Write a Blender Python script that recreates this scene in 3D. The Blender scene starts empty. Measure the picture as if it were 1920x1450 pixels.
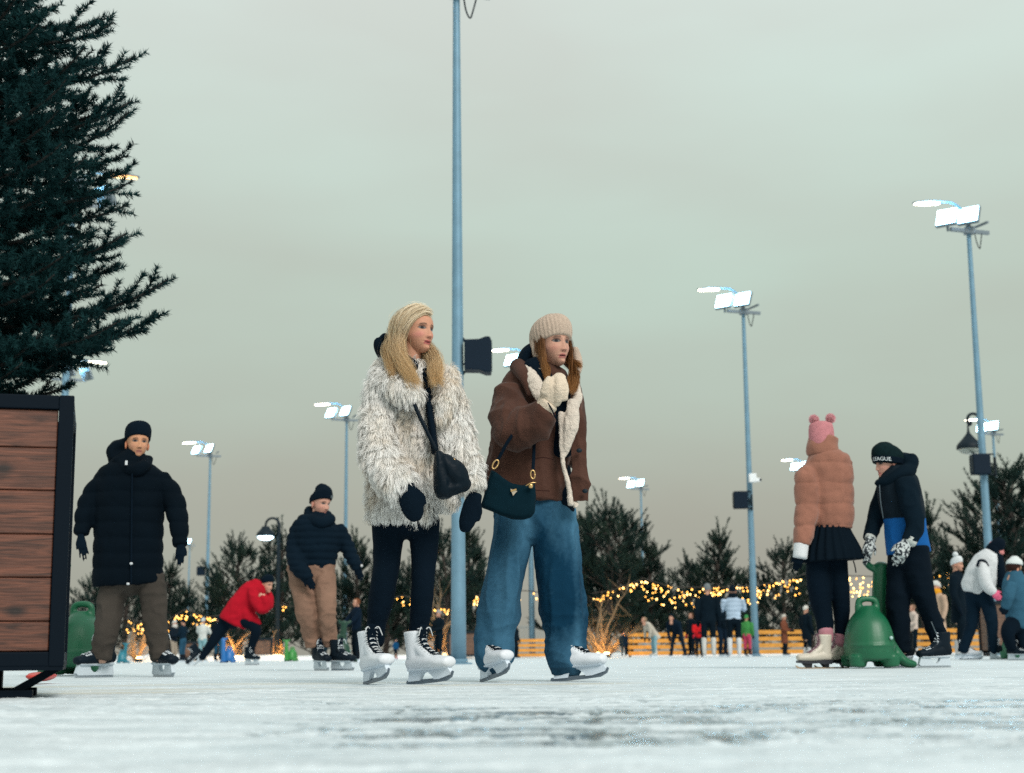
import bpy, bmesh, math, random
import numpy as np
from mathutils import Vector, Matrix
R = math.radians
sc = bpy.context.scene
COL = sc.collection
rng = np.random.default_rng(7)
random.seed(7)

# ------------------------------------------------------------------ camera
F = 2870.0                       # focal length in photo pixels (1920 wide)
PITCH, ROLL, CAMH = 9.9, 0.55, 0.137
cam_d = bpy.data.cameras.new("camera")
cam_d.sensor_width = 36.0
cam_d.lens = F / 1920 * 36
cam_d.clip_start, cam_d.clip_end = 0.05, 3000
cam_d.dof.use_dof = True
cam_d.dof.focus_distance = 7.1
cam_d.dof.aperture_fstop = 4.0
cam = bpy.data.objects.new("camera", cam_d)
COL.objects.link(cam)
CM = Matrix.Translation((0, 0, CAMH)) @ Matrix.Rotation(R(90 + PITCH), 4, 'X') @ Matrix.Rotation(R(-ROLL), 4, 'Z')
cam.matrix_world = CM
sc.camera = cam
CR = CM.to_3x3()
FWD = CR @ Vector((0, 0, -1))

# ------------------------------------------------------------------ exposure, world, sun
sc.view_settings.view_transform = 'Standard'
sc.view_settings.look = 'None'
sc.view_settings.exposure = 0.18
sc.view_settings.gamma = 1.0
sc.cycles.max_bounces = 6
sc.cycles.diffuse_bounces = 3
sc.cycles.glossy_bounces = 3
sc.cycles.transparent_max_bounces = 6
sc.cycles.sample_clamp_indirect = 3.0
sc.cycles.sample_clamp_direct = 9.0
sc.cycles.use_denoising = False      # keep the fine grain of a high ISO evening photograph
sc.cycles.caustics_reflective = False
sc.cycles.caustics_refractive = False

SUN_EL, SUN_AZ = 38.0, 152.0      # azimuth clockwise from +Y: behind the camera, slightly left
w = bpy.data.worlds.new("World")
sc.world = w
w.use_nodes = True
nt = w.node_tree
nt.nodes.clear()
def N(t, k, x=0, y=0, **kw):
    n = t.nodes.new(k)
    for a, b in kw.items(): setattr(n, a, b)
    return n
out = N(nt, 'ShaderNodeOutputWorld')
tc = N(nt, 'ShaderNodeTexCoord')
sep = N(nt, 'ShaderNodeSeparateXYZ')
nt.links.new(tc.outputs['Generated'], sep.inputs[0])
ramp = N(nt, 'ShaderNodeValToRGB')
nt.links.new(sep.outputs['Z'], ramp.inputs[0])
cr = ramp.color_ramp
stops = [(0.0, (.292, .284, .240)), (.035, (.318, .314, .266)), (.10, (.365, .388, .332)), (.17, (.405, .465, .404)),
         (.24, (.445, .530, .464)), (.33, (.515, .602, .545)), (.42, (.585, .664, .620)), (1.0, (.64, .72, .72))]
cr.elements[0].position, cr.elements[0].color = stops[0][0], (*stops[0][1], 1)
cr.elements[1].position, cr.elements[1].color = stops[-1][0], (*stops[-1][1], 1)
for p, c in stops[1:-1]:
    e = cr.elements.new(p); e.color = (*c, 1)
mp = N(nt, 'ShaderNodeMapping'); mp.inputs['Scale'].default_value = (2.2, 2.2, 7.5)
mp.inputs['Rotation'].default_value = (0.10, 0.16, 0.4)
nt.links.new(tc.outputs['Generated'], mp.inputs[0])
nz = N(nt, 'ShaderNodeTexNoise'); nz.inputs['Scale'].default_value = 1.5; nz.inputs['Detail'].default_value = 3.5
nz.inputs['Roughness'].default_value = 0.45
nt.links.new(mp.outputs[0], nz.inputs['Vector'])
mr = N(nt, 'ShaderNodeMapRange'); mr.inputs[1].default_value = .3; mr.inputs[2].default_value = .7
mr.inputs[3].default_value = 0.92; mr.inputs[4].default_value = 1.07
nt.links.new(nz.outputs['Fac'], mr.inputs[0])
mulc = N(nt, 'ShaderNodeMix', data_type='RGBA', blend_type='MULTIPLY'); mulc.inputs[0].default_value = 1
nt.links.new(ramp.outputs[0], mulc.inputs[6])
tint = N(nt, 'ShaderNodeCombineColor')
mrr = N(nt, 'ShaderNodeMapRange'); mrr.inputs[1].default_value = .3; mrr.inputs[2].default_value = .7
mrr.inputs[3].default_value = 0.97; mrr.inputs[4].default_value = 1.04
nt.links.new(nz.outputs['Fac'], mrr.inputs[0])
nt.links.new(mrr.outputs[0], tint.inputs[0])
nt.links.new(mr.outputs[0], tint.inputs[1]); nt.links.new(mr.outputs[0], tint.inputs[2])
nt.links.new(tint.outputs[0], mulc.inputs[7])
bg = N(nt, 'ShaderNodeBackground'); bg.inputs[1].default_value = 1.0
nt.links.new(mulc.outputs[2], bg.inputs[0])
sky = N(nt, 'ShaderNodeTexSky'); sky.sky_type = 'NISHITA'; sky.sun_disc = False
sky.sun_elevation = R(SUN_EL); sky.sun_rotation = R(SUN_AZ); sky.air_density = 2.0; sky.dust_density = 6.0
bg2 = N(nt, 'ShaderNodeBackground'); bg2.inputs[1].default_value = 0.004
nt.links.new(sky.outputs[0], bg2.inputs[0])
ad = N(nt, 'ShaderNodeAddShader')
nt.links.new(bg.outputs[0], ad.inputs[0]); nt.links.new(bg2.outputs[0], ad.inputs[1])
nt.links.new(ad.outputs[0], out.inputs[0])

sun_d = bpy.data.lights.new("sun", 'SUN')
sun_d.energy = 2.2; sun_d.angle = R(24); sun_d.color = (1.0, .95, .89)
sun = bpy.data.objects.new("sun", sun_d); COL.objects.link(sun)
sdir = Vector((math.sin(R(SUN_AZ)) * math.cos(R(SUN_EL)), math.cos(R(SUN_AZ)) * math.cos(R(SUN_EL)), math.sin(R(SUN_EL))))
sun.rotation_euler = (-sdir).to_track_quat('-Z', 'Y').to_euler()

# ------------------------------------------------------------------ pixel helpers
CAMP = Vector((0, 0, CAMH))
def ray(px, py):
    return CR @ Vector(((px - 960) / F, -(py - 725) / F, -1.0))
def at(px, py, D):
    d = ray(px, py); t = D / d.y
    return np.array(CAMP + d * t)
def gnd(px, D):
    """point of the ice at distance D seen in column px"""
    lo, hi = 1100.0, 1600.0
    for _ in range(40):
        m = (lo + hi) / 2
        if at(px, m, D)[2] > 0: lo = m
        else: hi = m
    p = at(px, (lo + hi) / 2, D); p[2] = 0
    return p
def mpp(P):
    """metres per photo pixel at a point"""
    return float((Vector(P) - CAMP).dot(FWD)) / F

# ------------------------------------------------------------------ object helpers
def tag(o, label=None, cat=None, group=None, kind=None):
    if label: o['label'] = label
    if cat: o['category'] = cat
    if group: o['group'] = group
    if kind: o['kind'] = kind
    return o
def empty(name, loc, label=None, cat=None, group=None, rz=0):
    o = bpy.data.objects.new(name, None); COL.objects.link(o)
    o.empty_display_size = .1
    o.location = Vector(loc); o.rotation_euler = (0, 0, rz)
    return tag(o, label, cat, group)
def obj(name, me, mat=None, parent=None):
    o = bpy.data.objects.new(name, me); COL.objects.link(o)
    if mat is not None and len(me.materials) == 0: me.materials.append(mat)
    if parent is not None: o.parent = parent
    return o
def origin_of(parent):
    v = np.zeros(3)
    while parent is not None:
        v = v + np.array(parent.location); parent = parent.parent
    return v
def mesh_np(name, V, Fc, smooth=True, colors=None, tri=None):
    """V (n,3); Fc list of faces or (m,k) int array"""
    me = bpy.data.meshes.new(name)
    V = np.asarray(V, dtype=np.float32)
    me.vertices.add(len(V)); me.vertices.foreach_set('co', V.ravel())
    if isinstance(Fc, np.ndarray):
        m, k = Fc.shape
        me.loops.add(m * k); me.loops.foreach_set('vertex_index', Fc.astype(np.int32).ravel())
        me.polygons.add(m); me.polygons.foreach_set('loop_start', np.arange(0, m * k, k, dtype=np.int32))
    else:
        tot = [len(f) for f in Fc]
        me.loops.add(sum(tot)); me.loops.foreach_set('vertex_index', np.concatenate([np.asarray(f) for f in Fc]).astype(np.int32))
        me.polygons.add(len(Fc)); me.polygons.foreach_set('loop_start', np.concatenate([[0], np.cumsum(tot)[:-1]]).astype(np.int32))
    me.update(calc_edges=True)
    me.polygons.foreach_set('use_smooth', np.full(len(me.polygons), smooth))
    if colors is not None:
        ca = me.color_attributes.new('Col', 'FLOAT_COLOR', 'POINT')
        c = np.ones((len(V), 4), dtype=np.float32); c[:, :3] = colors
        ca.data.foreach_set('color', c.ravel())
    me.validate()
    return me
def part(name, V, Fc, mat, parent, smooth=True, colors=None):
    """mesh given in world coordinates, stored relative to its parent"""
    V = np.asarray(V, dtype=float)
    if parent is not None: V = V - origin_of(parent)
    return obj(name, mesh_np(name, V, Fc, smooth, colors), mat, parent)
def get_np(me):
    V = np.empty(len(me.vertices) * 3, dtype=np.float32); me.vertices.foreach_get('co', V); return V.reshape(-1, 3)
def set_np(me, V):
    me.vertices.foreach_set('co', np.asarray(V, dtype=np.float32).ravel()); me.update()

# ------------------------------------------------------------------ noise
def _h(ix, iy, iz, seed):
    n = (ix * 374761393 + iy * 668265263 + iz * 2147483647 + seed * 1274126177) & 0xffffffff
    n = ((n ^ (n >> 13)) * 1274126177) & 0xffffffff
    n = (n ^ (n >> 16)) & 0xffff
    return n / 65535.0
def vnoise(P, scale=1.0, seed=0):
    P = np.asarray(P, dtype=float) * scale
    if np.ndim(P) == 1: P = P[None]
    i = np.floor(P).astype(np.int64); f = P - i; f = f * f * (3 - 2 * f)
    r = 0
    for dx in (0, 1):
        for dy in (0, 1):
            for dz in (0, 1):
                wgt = (f[:, 0] if dx else 1 - f[:, 0]) * (f[:, 1] if dy else 1 - f[:, 1]) * (f[:, 2] if dz else 1 - f[:, 2])
                r = r + wgt * _h(i[:, 0] + dx, i[:, 1] + dy, i[:, 2] + dz, seed)
    return r * 2 - 1
def fbm(P, scale, seed=0, octv=4):
    r, a, t = 0, 1.0, 0
    for k in range(octv):
        r = r + a * vnoise(P, scale * 2 ** k, seed + k * 17); t += a; a *= .5
    return r / t

# ------------------------------------------------------------------ materials
MATS = {}
def mat(name, col, rough=.8, metal=0.0, nscale=0, namp=.25, bscale=0, bamp=.2, emit=None, estr=0, vcol=False, spec=.5,
        sheen=0, thin=0):
    if name in MATS: return MATS[name]
    m = bpy.data.materials.new(name); m.use_nodes = True
    t = m.node_tree; b = t.nodes['Principled BSDF']
    b.inputs['Base Color'].default_value = (*col, 1)
    b.inputs['Roughness'].default_value = rough
    b.inputs['Metallic'].default_value = metal
    b.inputs['Specular IOR Level'].default_value = spec
    if sheen:
        b.inputs['Sheen Weight'].default_value = sheen; b.inputs['Sheen Roughness'].default_value = .5
    co = N(t, 'ShaderNodeTexCoord')
    src = None
    if vcol:
        a = N(t, 'ShaderNodeVertexColor'); a.layer_name = 'Col'; src = a.outputs[0]
        t.links.new(src, b.inputs['Base Color'])
    if nscale:
        n1 = N(t, 'ShaderNodeTexNoise'); n1.inputs['Scale'].default_value = nscale; n1.inputs['Detail'].default_value = 5
        t.links.new(co.outputs['Object'], n1.inputs['Vector'])
        mr = N(t, 'ShaderNodeMapRange'); mr.inputs[1].default_value = .25; mr.inputs[2].default_value = .75
        mr.inputs[3].default_value = 1 - namp; mr.inputs[4].default_value = 1 + namp
        t.links.new(n1.outputs['Fac'], mr.inputs[0])
        mx = N(t, 'ShaderNodeMix', data_type='RGBA', blend_type='MULTIPLY'); mx.inputs[0].default_value = 1
        if src is not None: t.links.new(src, mx.inputs[6])
        else: mx.inputs[6].default_value = (*col, 1)
        t.links.new(mr.outputs[0], mx.inputs[7]); t.links.new(mx.outputs[2], b.inputs['Base Color'])
    if bscale:
        n2 = N(t, 'ShaderNodeTexNoise'); n2.inputs['Scale'].default_value = bscale; n2.inputs['Detail'].default_value = 4
        t.links.new(co.outputs['Object'], n2.inputs['Vector'])
        bp = N(t, 'ShaderNodeBump'); bp.inputs['Strength'].default_value = bamp; bp.inputs['Distance'].default_value = .01
        t.links.new(n2.outputs['Fac'], bp.inputs['Height']); t.links.new(bp.outputs[0], b.inputs['Normal'])
    if emit is not None:
        b.inputs['Emission Color'].default_value = (*emit, 1); b.inputs['Emission Strength'].default_value = estr
        if hasattr(m, 'cycles'): m.cycles.emission_sampling = 'NONE'
    if thin:
        o_ = t.nodes['Material Output']; tr = N(t, 'ShaderNodeBsdfTranslucent'); ms = N(t, 'ShaderNodeMixShader'); ms.inputs[0].default_value = thin
        if src is not None: t.links.new(src, tr.inputs[0])
        else: tr.inputs[0].default_value = (*col, 1)
        t.links.new(b.outputs[0], ms.inputs[1]); t.links.new(tr.outputs[0], ms.inputs[2]); t.links.new(ms.outputs[0], o_.inputs[0])
    MATS[name] = m
    return m

# ------------------------------------------------------------------ geometry
def spline(A, sub):
    A = np.asarray(A, dtype=float)
    if len(A) < 2 or sub <= 1: return A
    P = np.vstack([2 * A[0] - A[1], A, 2 * A[-1] - A[-2]])
    o = []
    for i in range(1, len(P) - 2):
        for k in range(sub):
            t = k / sub
            a, b, c, d = P[i - 1], P[i], P[i + 1], P[i + 2]
            o.append(.5 * (2 * b + (c - a) * t + (2 * a - 5 * b + 4 * c - d) * t * t + (3 * b - a - 3 * c + d) * t ** 3))
    o.append(A[-1])
    return np.array(o)
def loft(rows, n=18, sub=6, quilt=None, cap=(.6, .6), sup=2.0, view=(0, 1, 0), ripple=None):
    """tube through rows (x,y,z,ru,rv): ru across the view, rv along it"""
    A = spline(rows, sub)
    A[:, 3:] = np.maximum(A[:, 3:], 1e-4)
    C = A[:, :3]
    T = np.gradient(C, axis=0); T /= np.linalg.norm(T, axis=1)[:, None] + 1e-9
    s = np.concatenate([[0], np.cumsum(np.linalg.norm(np.diff(C, axis=0), axis=1))])
    vw = np.array(view, float); rings = []
    pu = None
    ang = np.linspace(0, 2 * math.pi, n, endpoint=False)
    ca, sa = np.cos(ang), np.sin(ang)
    ex = 2.0 / sup
    cx, sx = np.sign(ca) * np.abs(ca) ** ex, np.sign(sa) * np.abs(sa) ** ex
    m = len(A)
    def ring(c, t, ru, rv, k=1.0, s_=0):
        nonlocal pu
        u = np.cross(t, vw); L = np.linalg.norm(u)
        if L < .25:
            u = pu if pu is not None else np.array([1., 0, 0])
            u = u - t * np.dot(u, t)
        elif pu is not None and np.dot(u, pu) < 0 and L < .5: u = -u
        u = u / np.linalg.norm(u); pu = u
        v = np.cross(u, t)
        rr = np.ones(n)
        if ripple: rr = 1 + ripple[1] * np.cos(ripple[0] * ang)
        return c + (cx * ru * k * rr)[:, None] * u + (sx * rv * k * rr)[:, None] * v
    for i in range(m):
        q = 1.0
        if quilt:
            q = 1 + quilt[1] * (abs(math.sin(math.pi * (s[i] + quilt[2] if len(quilt) > 2 else s[i]) / quilt[0])) ** .6 - .7)
        ru, rv = A[i, 3] * q, A[i, 4] * q
        if i == 0:
            e = cap[0] * min(ru, rv); p0 = C[0] - T[0] * e
            for k, o_ in ((.5, .87), (.87, .5)): rings.append(ring(C[0] - T[0] * e * o_, T[0], ru, rv, k))
        rings.append(ring(C[i], T[i], ru, rv))
        if i == m - 1:
            e = cap[1] * min(ru, rv); p1 = C[-1] + T[-1] * e
            for k, o_ in ((.87, .5), (.5, .87)): rings.append(ring(C[-1] + T[-1] * e * o_, T[-1], ru, rv, k))
    V = np.vstack(rings + [p0[None], p1[None]])
    M = len(rings); Fc = []
    for i in range(M - 1):
        for j in range(n):
            j2 = (j + 1) % n
            Fc.append((i * n + j, i * n + j2, (i + 1) * n + j2, (i + 1) * n + j))
    a, b = M * n, M * n + 1
    for j in range(n):
        j2 = (j + 1) % n
        Fc.append((a, j2, j)); Fc.append((b, (M - 1) * n + j, (M - 1) * n + j2))
    return V, Fc
def ellipsoid(c, r, n=16, m=10, rot=None):
    V = [(0, 0, -1)]
    for i in range(1, m):
        ph = -math.pi / 2 + math.pi * i / m
        for j in range(n):
            a = 2 * math.pi * j / n
            V.append((math.cos(a) * math.cos(ph), math.sin(a) * math.cos(ph), math.sin(ph)))
    V.append((0, 0, 1)); V = np.array(V) * np.array(r)
    if rot is not None: V = V @ np.array(rot).T
    V = V + np.array(c)
    Fc = []
    for j in range(n): Fc.append((0, 1 + (j + 1) % n, 1 + j))
    for i in range(m - 2):
        for j in range(n):
            j2 = (j + 1) % n; o = 1 + i * n
            Fc.append((o + j, o + j2, o + n + j2, o + n + j))
    o = 1 + (m - 2) * n
    for j in range(n): Fc.append((o + j, o + (j + 1) % n, len(V) - 1))
    return V, Fc
def boxg(c, size, rot=None):
    s = np.array(size) / 2
    V = np.array([(x, y, z) for x in (-1, 1) for y in (-1, 1) for z in (-1, 1)]) * s
    if rot is not None: V = V @ np.array(rot).T
    return V + np.array(c), [(0, 1, 3, 2), (4, 6, 7, 5), (0, 4, 5, 1), (2, 3, 7, 6), (0, 2, 6, 4), (1, 5, 7, 3)]
def prism(poly, y0, y1):
    """polygon in (x,z) extruded along y"""
    n = len(poly)
    V = [(x, y0, z) for x, z in poly] + [(x, y1, z) for x, z in poly]
    Fc = [tuple(range(n)), tuple(range(2 * n - 1, n - 1, -1))]
    for i in range(n):
        j = (i + 1) % n
        Fc.append((i, i + n, j + n, j))
    return np.array(V, float), Fc
def join(parts):
    V, Fc, o = [], [], 0
    for v, f in parts:
        V.append(np.asarray(v, float)); Fc += [tuple(int(k) + o for k in q) for q in f]; o += len(v)
    return np.vstack(V), Fc
def tube(pts, r, n=8, sub=4):
    pts = np.asarray(pts, float)
    rr = np.full(len(pts), r) if np.isscalar(r) else np.asarray(r)
    return loft(np.column_stack([pts, rr, rr]), n=n, sub=sub, cap=(.3, .3))
def rotz(a): c, s = math.cos(a), math.sin(a); return np.array([[c, -s, 0], [s, c, 0], [0, 0, 1.]])
def rotx(a): c, s = math.cos(a), math.sin(a); return np.array([[1., 0, 0], [0, c, -s], [0, s, c]])
def roty(a): c, s = math.cos(a), math.sin(a); return np.array([[c, 0, s], [0, 1., 0], [-s, 0, c]])

def fix_normals(me):
    bm = bmesh.new(); bm.from_mesh(me)
    bmesh.ops.recalc_face_normals(bm, faces=bm.faces); bm.to_mesh(me); bm.free()
def solid(name, parts, m, parent, smooth=False, bevel=0, colors=None):
    V, Fc = join(parts)
    o = part(name, V, Fc, m, parent, smooth, colors)
    if bevel:
        bm = bmesh.new(); bm.from_mesh(o.data)
        bmesh.ops.recalc_face_normals(bm, faces=bm.faces)
        bmesh.ops.bevel(bm, geom=[e for e in bm.edges if len(e.link_faces) == 2 and e.calc_face_angle(0) > .5], offset=bevel, segments=2, affect='EDGES', profile=.6)
        bm.to_mesh(o.data); bm.free()
    else: fix_normals(o.data)
    return o
def blob(name, parts, m, parent, voxel=.01, smooth=4, disp=None, colorf=None):
    """several closed pieces fused into one skin"""
    V, Fc = join(parts)
    base = origin_of(parent)
    me = mesh_np(name + '_raw', V - base, Fc)
    fix_normals(me)
    t = bpy.data.objects.new('raw', me); COL.objects.link(t)
    md = t.modifiers.new('r', 'REMESH'); md.mode = 'VOXEL'; md.voxel_size = voxel; md.use_smooth_shade = True
    if smooth:
        ms = t.modifiers.new('s', 'SMOOTH'); ms.factor = .5; ms.iterations = smooth
    dg = bpy.context.evaluated_depsgraph_get()
    me2 = bpy.data.meshes.new_from_object(t.evaluated_get(dg))
    bpy.data.objects.remove(t); bpy.data.meshes.remove(me)
    me2.name = name
    if disp is not None:
        P = get_np(me2).astype(float)
        Nn = np.empty(len(P) * 3, dtype=np.float32); me2.vertex_normals.foreach_get('vector', Nn); Nn = Nn.reshape(-1, 3)
        set_np(me2, P + Nn * np.asarray(disp(P + base, Nn))[:, None])
    me2.polygons.foreach_set('use_smooth', np.ones(len(me2.polygons), dtype=bool))
    if colorf is not None:
        P = get_np(me2) + base
        ca = me2.color_attributes.new('Col', 'FLOAT_COLOR', 'POINT')
        c = np.ones((len(P), 4), dtype=np.float32); c[:, :3] = colorf(P); ca.data.foreach_set('color', c.ravel())
    me2.materials.clear()
    return obj(name, me2, m, parent)
def ribbons(paths, width, col=None, seed=0, nrm=None):
    """paths (n,k,3): thin tapering ribbons; returns V, F, colours"""
    n, k, _ = paths.shape
    r = np.random.default_rng(seed)
    T = np.gradient(paths, axis=1); T /= np.linalg.norm(T, axis=2)[..., None] + 1e-9
    rd = r.normal(size=(n, 1, 3))
    if nrm is not None:          # flat side turned to the outside of the pile
        rd = (nrm if nrm.ndim == 3 else nrm[:, None, :]) + rd * .28
    Wd = np.cross(T, np.broadcast_to(rd, T.shape)); Wd /= np.linalg.norm(Wd, axis=2)[..., None] + 1e-9
    tp = np.linspace(0, 1, k); prof = (1 - tp ** 2.2) * .95 + .05
    W = np.asarray(width).reshape(-1, 1) * prof[None]
    A = paths - Wd * W[..., None] / 2; B = paths + Wd * W[..., None] / 2
    V = np.stack([A, B], axis=2).reshape(-1, 3)
    base = (np.arange(n)[:, None] * k + np.arange(k - 1)[None]) * 2
    Fc = np.stack([base, base + 1, base + 3, base + 2], axis=-1).reshape(-1, 4)
    C = None
    if col is not None: C = np.repeat(col.reshape(-1, 3), 2, axis=0)
    return V, Fc, C
def sample_surface(me, n, seed=0):
    me.calc_loop_triangles()
    tri = np.empty(len(me.loop_triangles) * 3, dtype=np.int32); me.loop_triangles.foreach_get('vertices', tri); tri = tri.reshape(-1, 3)
    V = get_np(me).astype(float)
    a, b, c = V[tri[:, 0]], V[tri[:, 1]], V[tri[:, 2]]
    nr = np.cross(b - a, c - a); ar = np.linalg.norm(nr, axis=1)
    r = np.random.default_rng(seed)
    idx = r.choice(len(tri), size=n, p=ar / ar.sum())
    u, v = r.random(n), r.random(n); f = u + v > 1; u[f], v[f] = 1 - u[f], 1 - v[f]
    P = a[idx] + (b[idx] - a[idx]) * u[:, None] + (c[idx] - a[idx]) * v[:, None]
    return P, nr[idx] / (ar[idx][:, None] + 1e-12)
def smooth01(x): x = np.clip(x, 0, 1); return x * x * (3 - 2 * x)
# =================================================================== GROUND AND ICE
def build_ice():
    ya = np.geomspace(1.25, 8.0, 470); yb = np.geomspace(8.0, 95.0, 60)[1:]
    ys = np.concatenate([ya, yb])
    us = np.concatenate([np.linspace(-1.0, -.42, 60)[:-1], np.linspace(-.42, .42, 640), np.linspace(.42, 1.0, 60)[1:]])
    U, Y = np.meshgrid(us, ys)
    X = U * (Y + 1.0)
    P = np.column_stack([X.ravel(), Y.ravel(), np.zeros(X.size)])
    x, y = P[:, 0], P[:, 1]
    S = P * np.array([.55, 1.0, 1])
    n1 = fbm(S, 2.0, 3, 3); n2 = fbm(S, 7.0, 11, 4); n3 = fbm(P, 40, 5, 3)
    band = smooth01((y - 1.95) / .5) * smooth01((5.2 - y) / 1.3)
    side = smooth01((x / y + .26) / .12)
    drift = smooth01(1.15 - np.hypot((x + 1.35) / .95, (y - 4.1) / 1.0))
    n4 = fbm(P * np.array([.5, 1, 1]), 16, 15, 3)
    n5 = fbm(P * np.array([.10, 1, 1]), 22, 19, 3)
    f = n1 * .34 + n2 * .40 + n4 * .55 + n3 * .45 + n5 * .50 + .20 * band * side - .95 * (1 - band) - .6 * (1 - side) - drift
    wet = smooth01((f - .14) / .15)
    scr = fbm(P * np.array([.12, 1.0, 1]), 9, 21, 3)
    near = smooth01((9 - y) / 4)
    grain = fbm(P, 28, 31, 3) * .0045 + fbm(P, 110, 41, 2) * .0022
    h = (1 - wet) * (.0035 + np.maximum(grain, -.001) * near * (.55 + .6 * smooth01(n2 + .5)) + np.maximum(0, n2 + .6 * n4) * .006 * near) 
    h = h + drift * (.012 + .010 * fbm(P, 9, 51, 3) + .004 * fbm(P, 30, 61, 2))
    P[:, 2] = h
    nr, nc = X.shape
    i = (np.arange(nr - 1)[:, None] * nc + np.arange(nc - 1)[None]).ravel()
    Fc = np.stack([i, i + 1, i + nc + 1, i + nc], axis=1)
    beige_streaks = smooth01((fbm(P * np.array([.3, 1, 1]), 2.2, 71, 3) - .05) / .4) * smooth01((y - 4.6) / .8) * smooth01((9.5 - y) / 3) * smooth01((.3 - x / y) / .3)  # beige grey streaks over the middle distance, fading out to the right
    col = np.column_stack([wet, beige_streaks, smooth01(.5 + scr * .9)])
    m = bpy.data.materials.new('rink_ice'); m.use_nodes = True
    t = m.node_tree; b = t.nodes['Principled BSDF']
    a = N(t, 'ShaderNodeVertexColor'); a.layer_name = 'Col'
    sp = N(t, 'ShaderNodeSeparateColor'); t.links.new(a.outputs[0], sp.inputs[0])
    co = N(t, 'ShaderNodeTexCoord')
    mp = N(t, 'ShaderNodeMapping'); mp.inputs['Scale'].default_value = (.45, 1, 1); t.links.new(co.outputs['Object'], mp.inputs[0])
    nz = N(t, 'ShaderNodeTexNoise'); nz.inputs['Scale'].default_value = 5; nz.inputs['Roughness'].default_value = .68; nz.inputs['Detail'].default_value = 8; t.links.new(mp.outputs[0], nz.inputs['Vector'])
    rp = N(t, 'ShaderNodeValToRGB'); t.links.new(nz.outputs['Fac'], rp.inputs[0])
    rp.color_ramp.elements[0].position = .36; rp.color_ramp.elements[0].color = (.50, .57, .60, 1)
    rp.color_ramp.elements[1].position = .62; rp.color_ramp.elements[1].color = (.74, .80, .83, 1)
    mps = N(t, 'ShaderNodeMapping'); mps.inputs['Scale'].default_value = (.05, 1, 1); mps.inputs['Rotation'].default_value = (0, 0, .06); t.links.new(co.outputs['Object'], mps.inputs[0])
    ns = N(t, 'ShaderNodeTexNoise'); ns.inputs['Scale'].default_value = 34; ns.inputs['Detail'].default_value = 4; t.links.new(mps.outputs[0], ns.inputs['Vector'])
    ms = N(t, 'ShaderNodeMapRange'); ms.inputs[1].default_value = .36; ms.inputs[2].default_value = .60; ms.inputs[3].default_value = .80; ms.inputs[4].default_value = 1.02; t.links.new(ns.outputs['Fac'], ms.inputs[0])
    mk = N(t, 'ShaderNodeMix', data_type='RGBA', blend_type='MULTIPLY'); mk.inputs[0].default_value = 1; t.links.new(rp.outputs[0], mk.inputs[6]); t.links.new(ms.outputs[0], mk.inputs[7])
    m1 = N(t, 'ShaderNodeMix', data_type='RGBA'); t.links.new(sp.outputs[1], m1.inputs[0]); t.links.new(mk.outputs[2], m1.inputs[6]); m1.inputs[7].default_value = (.56, .56, .50, 1)
    m2 = N(t, 'ShaderNodeMix', data_type='RGBA'); t.links.new(sp.outputs[0], m2.inputs[0]); t.links.new(m1.outputs[2], m2.inputs[6]); m2.inputs[7].default_value = (.17, .22, .24, 1)
    t.links.new(m2.outputs[2], b.inputs['Base Color'])
    rr = N(t, 'ShaderNodeMapRange'); t.links.new(sp.outputs[0], rr.inputs[0]); rr.inputs[3].default_value = .62; rr.inputs[4].default_value = .14
    t.links.new(rr.outputs[0], b.inputs['Roughness'])
    nb = N(t, 'ShaderNodeTexNoise'); nb.inputs['Scale'].default_value = 180; nb.inputs['Detail'].default_value = 3; t.links.new(co.outputs['Object'], nb.inputs['Vector'])
    bs = N(t, 'ShaderNodeMapRange'); t.links.new(sp.outputs[0], bs.inputs[0]); bs.inputs[3].default_value = .35; bs.inputs[4].default_value = .02
    bp = N(t, 'ShaderNodeBump'); bp.inputs['Distance'].default_value = .004; t.links.new(bs.outputs[0], bp.inputs['Strength']); t.links.new(nb.outputs['Fac'], bp.inputs['Height'])
    t.links.new(bp.outputs[0], b.inputs['Normal'])
    b.inputs['Specular IOR Level'].default_value = .35
    o = obj('ice_rink', mesh_np('ice_rink', P, Fc, True, col), m)
    tag(o, kind='structure')
    gm = mat('snowy_ground', (.74, .79, .80), .8, nscale=.6, namp=.08)
    V = [(-900, -900, -.012), (900, -900, -.012), (900, 1500, -.012), (-900, 1500, -.012)]
    tag(obj('ground', mesh_np('ground', V, [(0, 1, 2, 3)], False), gm), kind='structure')
    # the low snow bank along the far side of the rink
    V, Fc = [], []
    nx, ny = 260, 7
    for i in range(nx):
        x = -34 + 68 * i / (nx - 1)
        yc = 47 + 1.2 * math.sin(x * .3)
        for j in range(ny):
            tt = j / (ny - 1)
            hh = math.sin(math.pi * tt) ** .8 * (.10 + .07 * float(vnoise([[x * 1.1, 3, 0]])[0]) + .10 * max(0, float(vnoise([[x * .35, 9, 0]])[0])))
            V.append((x, yc + (tt - .5) * 1.8, hh - .008))
    for i in range(nx - 1):
        for j in range(ny - 1):
            a_ = i * ny + j
            Fc.append((a_, a_ + ny, a_ + ny + 1, a_ + 1))
    tag(obj('snow_bank', mesh_np('snow_bank', V, Fc), mat('bank_snow', (.78, .82, .84), .8, bscale=14, bamp=.6)), 'low ragged bank of scraped snow along the far edge of the ice', 'snow', kind='stuff')
build_ice()

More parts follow.
